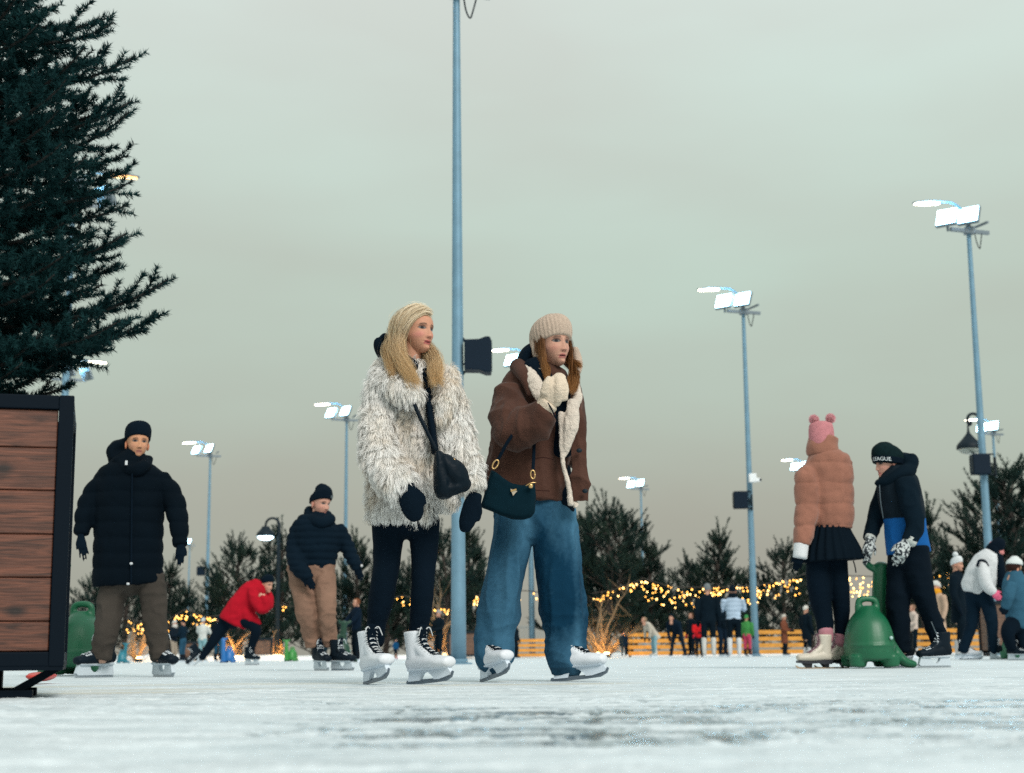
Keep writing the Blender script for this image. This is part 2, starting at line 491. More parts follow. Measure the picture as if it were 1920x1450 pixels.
# =================================================================== LAMP POSTS
M_pole = mat('galvanised_steel', (.135, .255, .345), .5, .2, nscale=6, namp=.12)
M_dark = mat('black_metal', (.004, .012, .019), .55, spec=.2)
M_boxblk = mat('black_plastic', (.002, .010, .022), .6, spec=.15)
M_cool = mat('cool_led', (.9, .95, 1), emit=(.40, .80, 1.0), estr=9.0)
M_warm = mat('warm_led', (1, .95, .9), emit=(1.0, .80, .58), estr=9)
M_headgrey = mat('lamp_housing', (.16, .20, .23), .5, .3)
HP = 9.62
def make_light_pole():
    root = empty('light_pole', (0, 0, 0))
    rows = [(0, 0, 0, .105, .105), (0, 0, 4, .082, .082), (0, 0, HP, .05, .05), (0, 0, HP + .55, .042, .042)]
    V, Fc = loft(rows, n=20, sub=4, cap=(.05, .2))
    part('pole', V, Fc, M_pole, root)
    solid('base_plate', [boxg((0, 0, .012), (.36, .36, .024)), boxg((0, 0, .05), (.24, .24, .05))], M_pole, root, bevel=.006)
    V, Fc = tube([(0, 0, HP + .3), (-.16, -.04, HP + .55), (-.4, -.1, HP + .68), (-.62, -.14, HP + .68)], .028, 10)
    part('arm', V, Fc, M_pole, root)
    hd = blob('lamp_head', [loft([(-.55, -.13, HP + .68, .045, .035), (-.75, -.17, HP + .68, .11, .030), (-1.05, -.22, HP + .66, .13, .028), (-1.32, -.27, HP + .63, .08, .018)], view=(0, 0, 1))], M_headgrey, root, voxel=.02, smooth=2)
    V, Fc = loft([(-.70, -.165, HP + .640, .07, .018), (-1.0, -.215, HP + .622, .105, .030), (-1.27, -.26, HP + .605, .065, .018)], view=(0, 0, 1), n=14)
    V2 = V.copy(); part('lens', V2, Fc, M_warm, hd)
    ca = R(20)
    cb = solid('crossbar', [boxg((0, -.08, HP), (1.05, .07, .09), rotz(ca)), boxg((.3, .2, HP + .2), (.05, .7, .05), rotz(ca)), boxg((.0, -.05, HP + .02), (.22, .22, .16))], M_headgrey, root, bevel=.006)
    V, Fc = tube([(.1, -.1, HP - .02), (.14, -.12, HP - .3), (.2, -.1, HP - .42), (.24, -.06, HP - .3), (.3, 0, HP - .04)], .012, 6)
    part('cable', V, Fc, M_dark, cb)
    for sx, dz in ((-.62, .24), (-.02, .34)):
        c = np.array([sx * math.cos(ca), sx * math.sin(ca) - .16, HP + dz])
        rot = rotz(R(-38)) @ rotx(R(-24))
        fl = solid('floodlight', [boxg(c, (.50, .09, .45), rot), boxg(c + rot @ np.array([0, .09, 0]), (.28, .10, .24), rot), boxg(c + np.array([.02, .08, -.2]), (.05, .05, .2))], M_headgrey, root, bevel=.01)
        V, Fc = boxg(c + rot @ np.array([0, -.05, 0]), (.45, .02, .40), rot)
        part('panel', V, Fc, M_cool, fl, smooth=False)
        ld = bpy.data.lights.new('flood_beam', 'SPOT'); ld.energy = 150; ld.specular_factor = .0; ld.color = (.30, .70, 1.0); ld.shadow_soft_size = .12; ld.spot_size = R(165); ld.spot_blend = .6
        lo = bpy.data.objects.new('flood_beam', ld); COL.objects.link(lo); lo.parent = fl
        lo.location = Vector(c + rot @ np.array([0, -.12, 0])); lo.rotation_euler = Vector(rot @ np.array([0, -1., 0])).to_track_quat('-Z', 'Y').to_euler()
    return root
def dup(root, loc, rz=0, label=None, group=None, scale=1.0):
    r = root.copy(); COL.objects.link(r); r.location = Vector(loc); r.rotation_euler = (0, 0, rz); r.scale = (scale,) * 3
    if label: r['label'] = label
    if group: r['group'] = group
    def rec(src, dst):
        for ch in list(src.children):
            c = ch.copy(); COL.objects.link(c); c.parent = dst
            rec(ch, c)
    rec(root, r)
    return r
GP = 'tall floodlight poles round the ice'
pole0 = make_light_pole()
pole_spots = [  # base px, distance, rotation, label
    (860, 21.0, 0, "thick blue grey pole right behind the two women, cut off by the photo's top"),
    (1866, 34.2, 0, 'tallest lit floodlight pole on the far right, above the swan neck lantern'),
    (1417, 42.5, 0, 'lit floodlight pole with a small white camera and a speaker halfway up'),
    (646, 62.0, 0, 'lit floodlight pole rising behind the man in beige trousers'),
    (385, 73.0, 0, 'lit floodlight pole between the man in the long coat and the red jacket'),
    (1209, 90.0, 0, 'thin distant floodlight pole over the pines between the brunette and the tan jacket'),
    (998, 51.0, 0, 'floodlight pole seen between the legs of the woman in wide jeans'),
    (1524, 82.0, 0, 'floodlight pole mostly hidden behind the woman in the tan puffer jacket'),
    (1888, 68.0, 0, 'farther lit floodlight pole just behind the big pole on the far right'),
    (101, 31.2, R(180), 'pole with a lamp head poking out of the big spruce, its lens orange'),
    (103, 52.0, R(180), 'pole with a small lamp just above the wooden planter, behind the spruce'),
    (350, 133.0, 0, 'tiny far floodlight pole beside the gloved hand of the man in the long coat'),
    (205, 150.0, 0, 'tiny far lamp pole beside the coat of the man with the black beanie'),
]
tag(pole0, cat='light pole', group=GP)
M_orange = mat('sodium_lens', (.9, .45, .15), emit=(1.0, .52, .20), estr=2.2)
for i, (px, D, rz, lab) in enumerate(pole_spots):
    o = pole0 if i == 0 else dup(pole0, (0, 0, 0))
    o.location = Vector(gnd(px, D)); o.rotation_euler = (0, 0, rz); o['label'] = lab
    if i == 9:
        for c in o.children:
            for g in c.children:
                if g.name.startswith('lens'):
                    g.data = g.data.copy(); g.data.materials[0] = M_orange

# loudspeakers and camera on the poles
def speaker_box(px, py, D, wpx, hpx, side, lab, yaw=0.0, flare=True):
    c = at(px, py, D); k = mpp(c); W, H = wpx * k, hpx * k
    root = empty('loudspeaker', c, lab, 'loudspeaker', 'black loudspeakers on the poles', rz=0)
    s = side
    prof = [(-W / 2, -H * .42), (-W / 2, H * .42), (W * .05, H * .43), (W * .30, H * .5), (W * .44, H * .5), (W / 2, H * .44), (W / 2, -H * .5), (W * .3, -H * .5), (W * .05, -H * .43)]
    if not flare: prof = [(-W / 2, -H / 2), (-W / 2, H / 2), (W / 2, H / 2), (W / 2, -H / 2)]
    V, Fc = prism([(x * s, z) for x, z in prof], -W * .42, W * .42)
    o = solid('cabinet', [(V @ rotz(yaw).T + c, Fc)], M_boxblk, root, bevel=.018)
    V2, F2 = prism([(s * W * .505, -H * .40), (s * W * .505, H * .40), (s * W * .53, H * .40), (s * W * .53, -H * .40)], -W * .36, W * .36)
    solid('grille', [(V2 @ rotz(yaw).T + c, F2)], M_dark, root)
    a = -s * W / 2
    for z in (-1, 1):
        V, Fc = tube([(a, 0, z * H * .42), (a - s * W * .06, 0, z * H * .50), (a - s * W * .25, 0, z * H * .5), (a - s * W * .36, 0, z * H * .46)], .017, 6)
        part('bracket', V @ rotz(yaw).T + c, Fc, M_dark, root)
    V, Fc = tube([(a + s * .02, 0, -H * .2), (a - s * W * .2, 0, -H * .25), (a - s * W * .25, 0, -H * .15), (a - s * W * .12, 0, 0.03), (a - s * W * .33, 0, -.02)], .011, 6)
    part('cable', V @ rotz(yaw).T + c, Fc, M_dark, root)
    V, Fc = boxg((a - s * W * .36, 0, -H * .12), (.03, .12, H * .95))
    part('mount_plate', V @ rotz(yaw).T + c, Fc, M_dark, root, smooth=False)
speaker_box(896, 668, 21.0, 50, 68, 1, 'black loudspeaker with a curled cable on the thick pole between the two women')
speaker_box(1388, 938, 42.4, 25, 32, -1, 'black loudspeaker on the pole with the small white camera', flare=False)
speaker_box(1838, 871, 34.0, 32, 38, -1, 'black loudspeaker under the swan neck lantern on the far right', flare=False)
speaker_box(377, 1071, 72.8, 14, 17, -1, 'small black loudspeaker low on the pole left of the red jacket', flare=False)
c = at(1411, 898, 42.2); k = mpp(c)
root = empty('security_camera', c, 'small white security camera box on the right of the middle floodlight pole', 'camera')
Mw = mat('white_plastic', (.75, .78, .8), .5)
solid('housing', [boxg(c + np.array([0, 0, .02]), (.2, .2, .24)), boxg(c + np.array([.13, -.05, -.04]), (.16, .12, .10))], Mw, root, bevel=.015)
V, Fc = ellipsoid(c + np.array([.2, -.08, -.04]), (.04, .05, .045)); part('lens', V, Fc, M_dark, root)

# swan-neck lanterns
def lantern(px_post, D, px_sh, py_sh, py_top, lab, lit, rpx=None):
    b = gnd(px_post, D); S = at(px_sh, py_sh, D); ztop = at(px_sh, py_top, D)[2]
    root = empty('swan_neck_lantern', b, lab, 'lantern', 'swan neck lanterns')
    x0, y0 = b[0], b[1]; xs = S[0]; zs = S[2]; r = abs(x0 - xs) / 2
    xm = (x0 + xs) / 2
    pts = [(x0, y0, 0), (x0, y0, ztop - r * 2.6), (x0, y0, ztop - r)] + [(xm + r * math.cos(a), y0, ztop - r + r * math.sin(a)) for a in np.linspace(.5, math.pi, 8)] + [(xs, y0, ztop - r * 1.5), (xs + r * .25, y0, ztop - r * 2.0), (xs + r * .55, y0, ztop - r * 1.75), (xs + r * .4, y0, ztop - r * 1.45)]
    n = len(pts); rr = [.075, .055, .045] + [.036] * (n - 3)
    V, Fc = tube(pts, rr, 10, 4); part('post', V, Fc, M_dark, root)
    zt = ztop - r * 2.0
    R_ = (zt - zs) * .62 if rpx is None else rpx * mpp(S)
    prof = [(zt, .02), (zt - (zt - zs) * .35, .035), (zs + R_ * .75, .09), (zs + R_ * .45, R_ * .55), (zs, R_ * .95), (zs - R_ * .35, R_ * 1.02)]
    V, Fc = loft([(xs, y0, z, q, q) for z, q in prof], n=20, sub=4, cap=(.1, .02))
    sh = part('lamp_shade', V, Fc, M_dark, root)
    V, Fc = ellipsoid((xs, y0, zs - R_ * .36), (R_ * .9, R_ * .9, R_ * .42), 18, 10)
    part('globe', V, Fc, mat('flood_glow_globe', (.9, .95, 1), .3, emit=(.55, .85, 1.0), estr=6) if lit else mat('frosted_glass', (.42, .46, .42), .25), root)  # globe's glow is added, standing in for the floodlights shining from behind
lantern(1863, 38.0, 1817, 834, 776, 'unlit black swan neck lantern with a bell shade beside the far right pole', False)
lantern(519, 47.0, 498, 1000, 972, 'swan neck lantern with floodlight glow put into its globe, rising behind the red jacket', True, 17)

# =================================================================== TREES
def tri_needles(B, Dr, L, W, seed=0):
    r = np.random.default_rng(seed)
    s = np.cross(Dr, r.normal(size=Dr.shape)); s /= np.linalg.norm(s, axis=1)[:, None] + 1e-9
    L = np.asarray(L).reshape(-1, 1); W = np.asarray(W).reshape(-1, 1)
    V = np.stack([B - s * W / 2, B + s * W / 2, B + Dr * L], axis=1).reshape(-1, 3)
    return V, np.arange(len(V)).reshape(-1, 3)
def brush(P0, P1, per_m, length, width, ang, r, bend=0):
    """bottle-brush needles on the segments P0->P1 (n,3)"""
    seg = P1 - P0; L = np.linalg.norm(seg, axis=1); cnt = np.maximum(1, (L * per_m)).astype(int)
    idx = np.repeat(np.arange(len(L)), cnt); t = r.random(len(idx))
    ax = seg[idx] / (L[idx][:, None] + 1e-9)
    rd = r.normal(size=(len(idx), 3)); rd -= ax * (rd * ax).sum(1)[:, None]; rd /= np.linalg.norm(rd, axis=1)[:, None]
    a = ang * (.75 + .5 * r.random(len(idx)))
    d = ax * np.cos(a)[:, None] + rd * np.sin(a)[:, None]
    B = P0[idx] + seg[idx] * t[:, None]
    ln = length * (.7 + .5 * r.random(len(idx)))
    return B, d, ln, np.full(len(idx), width)
M_needle = mat('spruce_needles', (.016, .046, .044), .7, vcol=True, spec=.08)
M_pine = mat('pine_needles', (.03, .05, .04), .7, vcol=True, spec=.08)
M_bark = mat('bark', (.045, .035, .03), .9, nscale=12, namp=.4)

def big_spruce():
    # the trunk stands in the middle of the planter
    tx, ty, tz = -2.12, 5.50, .95
    root = empty('spruce_tree', (tx, ty, tz), 'big dark spruce with upturned tips standing in the wooden planter', 'tree')
    r = np.random.default_rng(12)
    V, Fc = loft([(tx, ty, tz, .085, .085), (tx + .02, ty, 2.5, .07, .07), (tx, ty, 5.0, .035, .035), (tx, ty, 6.6, .01, .01)], n=12)
    tv = (V, Fc)
    A, B, bark = [], [], []
    def twig(p, d, L, lift, nseg=4):
        q = p.copy(); pts = [q.copy()]
        for k in range(nseg):
            d = d + np.array([0, 0, lift / nseg]) + r.normal(size=3) * .05
            d /= np.linalg.norm(d); q = q + d * L / nseg; pts.append(q.copy())
        for k in range(nseg): A.append(pts[k]); B.append(pts[k + 1])
        return pts, d
    def branch(z0, az, L, droop, lift, nt=None):
        p = np.array([tx, ty, z0]); d = np.array([math.cos(az), math.sin(az), droop]); d /= np.linalg.norm(d)
        n = 12; pts = [p.copy()]
        for k in range(n):
            d = d + np.array([0, 0, lift / n * (0.3 + 1.6 * k / n)]) + r.normal(size=3) * .03; d /= np.linalg.norm(d)
            p = p + d * L / n; pts.append(p.copy())
        bark.append(np.array(pts))
        for k in range(3, n): A.append(pts[k]); B.append(pts[k + 1])
        nt = nt or int(15 * L / .8)
        for j in range(nt):
            t = .22 + .76 * j / nt; kk = min(n - 1, int(t * n)); q = pts[kk] + (pts[kk + 1] - pts[kk]) * (t * n - kk)
            dd = pts[kk + 1] - pts[kk]; dd /= np.linalg.norm(dd)
            sd = np.cross(dd, [0, 0, 1]); sd /= np.linalg.norm(sd)
            s = 1 if j % 2 else -1
            td = dd * .75 + sd * s * .75 + np.array([0, 0, r.uniform(-.35, .3)]); td /= np.linalg.norm(td)
            tl = L * (.42 * (1 - t) + .12) * r.uniform(.7, 1.15)
            tp, te = twig(q, td, tl, .25)
            if tl > .13:
                for m_ in range(int(tl / .05)):
                    u = r.uniform(.2, .9); k2 = int(u * 4); q2 = tp[k2]
                    s2 = r.choice([-1, 1]); sd2 = np.cross(td, [0, 0, 1]); sd2 /= np.linalg.norm(sd2) + 1e-9
                    d2 = td * .8 + sd2 * s2 * .6 + np.array([0, 0, r.uniform(-.2, .2)]); d2 /= np.linalg.norm(d2)
                    twig(q2, d2, tl * .4 * (1.1 - u), .15, 2)
    # ordinary whorls
    k = 0
    z = 1.10
    while z < 6.4:
        for q in range(7):
            az = k * 2.399 + r.uniform(-.3, .3); k += 1
            L = (.70 - .07 * max(0, z - 3.2) - .05) * r.uniform(.60, 1.06)
            if z < 1.45: L *= .80
            if z > 5: L *= max(.15, (6.6 - z) / 1.7)
            if z > 3.6 and math.sin(az) > .3: continue
            branch(z + r.uniform(-.08, .08), az, L, -.22 if z > 1.45 else .02, .85)
        z += .165
    # the long branches that stand out against the sky, aimed at their tips
    for px, py, dz, L in ((278, 532, .0, 1.03), (166, 606, 0, .75), (216, 106, 0, .88), (214, 186, 0, .8), (215, 312, 0, .78), (204, 432, -.0, .76), (168, 512, 0, .7), (180, 18, 0, .85), (212, 236, 0, .76), (120, 640, 0, .62)):
        tip = at(px, py, ty - .1)
        L = math.hypot(tip[0] - tx, tip[1] - ty) * 1.12
        az = math.atan2(tip[1] - ty, tip[0] - tx)
        branch(tip[2] - .12 * L, az, L, -.16, .75)
        if px < 300:
            for s in (-1, 1): branch(tip[2] - .2 * L + r.uniform(-.05, .05), az + s * r.uniform(.25, .5), L * .92, -.2, .75)
    A, B = np.array(A), np.array(B)
    nb, nd, ln, wd = brush(A, B, 980, .026, .0044, 1.0, r)
    # plump brushes at the twig ends
    eb, ed, el, ew = brush(A[3::4] + (B[3::4] - A[3::4]) * .55, B[3::4], 1700, .025, .0044, .62, r)
    nb, nd, ln, wd = np.vstack([nb, eb]), np.vstack([nd, ed]), np.concatenate([ln, el]), np.concatenate([wd, ew])
    nd = nd + np.array([0, 0, .12]); nd /= np.linalg.norm(nd, axis=1)[:, None]
    V, Fc = tri_needles(nb, nd, ln, wd)
    tint = .75 + .5 * r.random(len(nb)); fr = np.clip(fbm(nb, 3.5, 2, 2) * .9 + .25, 0, 1)
    col = np.array([.005, .026, .028]) * tint[:, None] * (1 - .35 * fr[:, None]) + np.array([.017, .060, .062]) * (tint * fr * .6)[:, None]
    part('crown', V, Fc, M_needle, root, False, np.repeat(col, 3, axis=0))
    Vs, Fs = [], []
    for b in bark:
        rr = np.linspace(.014, .003, len(b)); Vs.append(loft(np.column_stack([b, rr, rr]), n=5, sub=1, cap=(.1, .1)))
    V, Fc = join([tv] + Vs); part('trunk', V, Fc, mat('dark_bark', (.012, .012, .011), .9), root)
big_spruce()

def pine_mesh(seed, H=4.4, spread=1.35, nbr=40, shape='round'):
    r = np.random.default_rng(seed)
    A, B, limbs = [], [], []
    T0 = [np.array([0, 0, 0.]), np.array([r.uniform(-.1, .1), r.uniform(-.1, .1), H * .5]), np.array([r.uniform(-.12, .12), r.uniform(-.12, .12), H * .93])]
    trunk = spline(np.column_stack([np.array(T0), [.085, .055, .015]]), 8)
    def shoots(p, d, L, n):
        for q in range(n):
            dd = d + r.normal(size=3) * .42; dd[2] = abs(dd[2]) * .7 + .85; dd /= np.linalg.norm(dd)
            l2 = L * r.uniform(.6, 1.1); m_ = p + dd * l2 * .5; e = m_ + (dd + np.array([0, 0, .35])) * l2 * .45
            A.extend([p, m_]); B.extend([m_, e])
    for i in range(nbr):
        t = .03 + .95 * (i + r.random()) / nbr
        k = t * (len(trunk) - 1); k0 = int(k); p = trunk[k0, :3] + (trunk[min(k0 + 1, len(trunk) - 1), :3] - trunk[k0, :3]) * (k - k0)
        if t > .55 and i % 2: continue
        az = i * 2.399 + r.uniform(-.4, .4)
        wprof = math.sin(math.pi * min(1, .36 + .62 * t)) ** .75 if shape == 'round' else (1.05 - t) ** .7
        L = spread * max(.14, wprof) * r.uniform(.62, 1.15)
        up = .35 + 1.0 * t
        d = np.array([math.cos(az), math.sin(az), up]); d /= np.linalg.norm(d)
        pts = [p.copy()]; q = p.copy(); n = 6
        for j in range(n):
            d = d + np.array([0, 0, .10]) + r.normal(size=3) * .09; d /= np.linalg.norm(d); q = q + d * L / n; pts.append(q.copy())
        limbs.append((np.array(pts), .022))
        shoots(pts[-1], d, .50, 3 if t > .5 else 4)
        for j in range(2, n):
            for s in (-1, 1):
                if r.random() < .9 - .45 * t:
                    sd = np.cross(d, [0, 0, 1]); sd /= np.linalg.norm(sd) + 1e-9
                    dd = d * .6 + sd * s * .8 + np.array([0, 0, .35]); dd /= np.linalg.norm(dd)
                    l2 = L * .34 * r.uniform(.5, 1.1); e = pts[j] + dd * l2
                    limbs.append((np.array([pts[j], (pts[j] + e) / 2 + [0, 0, -.01], e]), .010))
                    A.append((pts[j] + e) / 2); B.append(e); shoots(e, dd, .30, 3)
    shoots(trunk[-1, :3], np.array([0, 0, 1.]), .8, 4)
    A, B = np.array(A), np.array(B)
    nb, nd, ln, wd = brush(A, B, 140, .088, .0155, .55, r)
    V, Fc = tri_needles(nb, nd, ln, wd, seed)
    tint = .7 + .6 * r.random(len(nb))
    cl = np.clip(.5 + fbm(nb, 2.2, seed, 2) * .9, 0, 1)[:, None]
    col = (np.array([.010, .028, .027]) * (1 - cl) + np.array([.028, .050, .038]) * cl) * tint[:, None]
    crown = mesh_np('pine_crown', V, Fc, False, np.repeat(col, 3, axis=0)); crown.materials.append(M_pine)
    parts_ = [loft(np.column_stack([trunk[:, :4], trunk[:, 3]]), n=8, sub=1)]
    for b, rad in limbs:
        rr = np.linspace(rad, .004, len(b)); parts_.append(loft(np.column_stack([b, rr, rr]), n=4, sub=1, cap=(.1, .1)))
    V, Fc = join(parts_); tm = mesh_np('pine_trunk', V, Fc); tm.materials.append(M_bark)
    return crown, tm
PINES = [pine_mesh(3, 4.4, 1.25, 56), pine_mesh(8, 4.4, 1.2, 58, 'cone'), pine_mesh(21, 4.4, 1.4, 54), pine_mesh(34, 4.4, 1.2, 52), pine_mesh(55, 4.4, 1.2, 60, 'cone')]
def pine(px, ytop, D, v, rz, lab, wide=1.55):
    b = gnd(px, D); h = at(px, ytop, D)[2] / 4.55
    r = empty('pine_tree', b, lab, 'tree', 'dark pines along the far side of the rink', rz)
    r.scale = (h * wide, h * wide, h)
    cr_, tm = PINES[v % len(PINES)]
    a = obj('crown', cr_, None, r); t = obj('trunk', tm, None, r)
    return r
pine_list = [
    (168, 1082, 50, 0, .3, 'pine just right of the wooden planter, behind the green aid'),
    (232, 1040, 52, 2, 1.2, 'pine behind the legs of the man in the long black coat'),
    (318, 1058, 56, 1, 2.2, 'small pine under the right hand of the man in the long black coat'),
    (352, 1098, 60, 3, .9, 'lowest pine, between the long coat and the left floodlight pole'),
    (404, 1072, 54, 4, 5.0, 'pine directly behind the floodlight pole left of the red jacket'),
    (449, 1012, 50, 2, 3.9, 'broad pine with a tall candle top left of the swan neck lantern'),
    (523, 990, 51, 3, 2.6, 'pine at the foot of the left swan neck lantern'),
    (588, 1046, 54, 0, 4.4, 'pine hidden behind the man in beige trousers'),
    (672, 1006, 52, 1, .2, 'narrow pine right of the man in beige trousers, under his outstretched hand'),
    (722, 1030, 51, 4, 5.6, 'pine seen between the black legs of the blonde woman'),
    (770, 1056, 57, 3, 1.7, 'pine behind the right leg of the blonde woman'),
    (832, 992, 50, 0, 3.0, 'pine behind the thick pole, left side showing beside the white coat'),
    (888, 988, 53, 1, .8, 'pine between the thick pole and the wide jeans'),
    (1098, 958, 51, 4, 2.1, 'tall pine at the right edge of the wide jeans'),
    (1136, 940, 49, 3, 4.1, 'tallest of the pines right of the brunette, over the orange lit trunk'),
    (1182, 968, 52, 0, 5.2, 'pine left of the thin distant floodlight pole'),
    (1228, 1018, 50, 1, .5, 'pine just right of the thin distant floodlight pole'),
    (1292, 1046, 55, 3, 2.9, 'short pine behind the left part of the long golden garland'),
    (1352, 992, 49, 4, 1.4, 'shapely pine above the knitted grey hat, behind the golden garland'),
    (1402, 1076, 56, 2, 4.9, 'low pine behind the pole with the white camera'),
    (1470, 1022, 50, 2, .1, 'wide pine left of the woman in the tan puffer jacket'),
    (1524, 1052, 53, 0, 3.4, 'pine behind the legs of the woman in the tan puffer jacket'),
    (1716, 1030, 54, 1, 1.1, 'pine behind the trousers of the boy in the blue jacket'),
    (1742, 948, 46, 4, 2.4, 'tall narrow pine right of the boy in the blue jacket'),
    (1775, 1030, 52, 3, 4.0, 'pine over the cream coat with the yellow scarf'),
    (1866, 905, 37, 2, 5.5, 'pine at the foot of the far right pole'),
    (1912, 862, 36, 0, .9, 'big near pine cut off by the right edge of the photo'),
]
for a in pine_list: pine(*a)

# =================================================================== WOODEN PLANTER
def plank_mat(name, base):
    m = bpy.data.materials.new(name); m.use_nodes = True; t = m.node_tree; b = t.nodes['Principled BSDF']
    co = N(t, 'ShaderNodeTexCoord'); geo = N(t, 'ShaderNodeVertexColor'); geo.layer_name = 'Col'
    ad_ = N(t, 'ShaderNodeVectorMath', operation='ADD'); t.links.new(co.outputs['Object'], ad_.inputs[0])
    sc_ = N(t, 'ShaderNodeVectorMath', operation='SCALE'); t.links.new(geo.outputs[0], sc_.inputs[0]); sc_.inputs[3].default_value = 7.0
    t.links.new(sc_.outputs[0], ad_.inputs[1])
    mp = N(t, 'ShaderNodeMapping'); mp.inputs['Scale'].default_value = (1.6, 1.6, 22); t.links.new(ad_.outputs[0], mp.inputs[0])
    n1 = N(t, 'ShaderNodeTexNoise'); n1.inputs['Scale'].default_value = 3.2; n1.inputs['Detail'].default_value = 6; n1.inputs['Distortion'].default_value = 1.3; t.links.new(mp.outputs[0], n1.inputs['Vector'])
    wv = N(t, 'ShaderNodeTexNoise'); wv.inputs['Scale'].default_value = 14; wv.inputs['Detail'].default_value = 3
    mp2 = N(t, 'ShaderNodeMapping'); mp2.inputs['Scale'].default_value = (.7, .7, 16); t.links.new(ad_.outputs[0], mp2.inputs[0]); t.links.new(mp2.outputs[0], wv.inputs['Vector'])
    # knots: stretched cells
    mp3 = N(t, 'ShaderNodeMapping'); mp3.inputs['Scale'].default_value = (3.3, 3.3, 6.5); mp3.inputs['Rotation'].default_value = (.0, .5, 0); t.links.new(ad_.outputs[0], mp3.inputs[0])
    vr = N(t, 'ShaderNodeTexVoronoi'); vr.inputs['Scale'].default_value = 1.0; vr.inputs['Randomness'].default_value = 1; t.links.new(mp3.outputs[0], vr.inputs['Vector'])
    kn = N(t, 'ShaderNodeMapRange'); kn.inputs[1].default_value = .05; kn.inputs[2].default_value = .16; kn.inputs[3].default_value = .12; kn.inputs[4].default_value = 1; t.links.new(vr.outputs['Distance'], kn.inputs[0])
    rp = N(t, 'ShaderNodeValToRGB'); t.links.new(n1.outputs['Fac'], rp.inputs[0])
    rp.color_ramp.elements[0].position = .34; rp.color_ramp.elements[0].color = (*[c * .32 for c in base], 1)
    rp.color_ramp.elements[1].position = .7; rp.color_ramp.elements[1].color = (*[c * 1.35 for c in base], 1)
    mx = N(t, 'ShaderNodeMix', data_type='RGBA', blend_type='MULTIPLY'); mx.inputs[0].default_value = 1
    t.links.new(rp.outputs[0], mx.inputs[6]); t.links.new(kn.outputs[0], mx.inputs[7])
    mw = N(t, 'ShaderNodeMapRange'); mw.inputs[3].default_value = .72; mw.inputs[4].default_value = 1.2; t.links.new(wv.outputs['Fac'], mw.inputs[0])
    mx2 = N(t, 'ShaderNodeMix', data_type='RGBA', blend_type='MULTIPLY'); mx2.inputs[0].default_value = 1
    t.links.new(mx.outputs[2], mx2.inputs[6]); t.links.new(mw.outputs[0], mx2.inputs[7])
    t.links.new(mx2.outputs[2], b.inputs['Base Color']); b.inputs['Roughness'].default_value = .6
    bp = N(t, 'ShaderNodeBump'); bp.inputs['Strength'].default_value = .25; bp.inputs['Distance'].default_value = .006; t.links.new(wv.outputs['Fac'], bp.inputs['Height']); t.links.new(bp.outputs[0], b.inputs['Normal'])
    return m
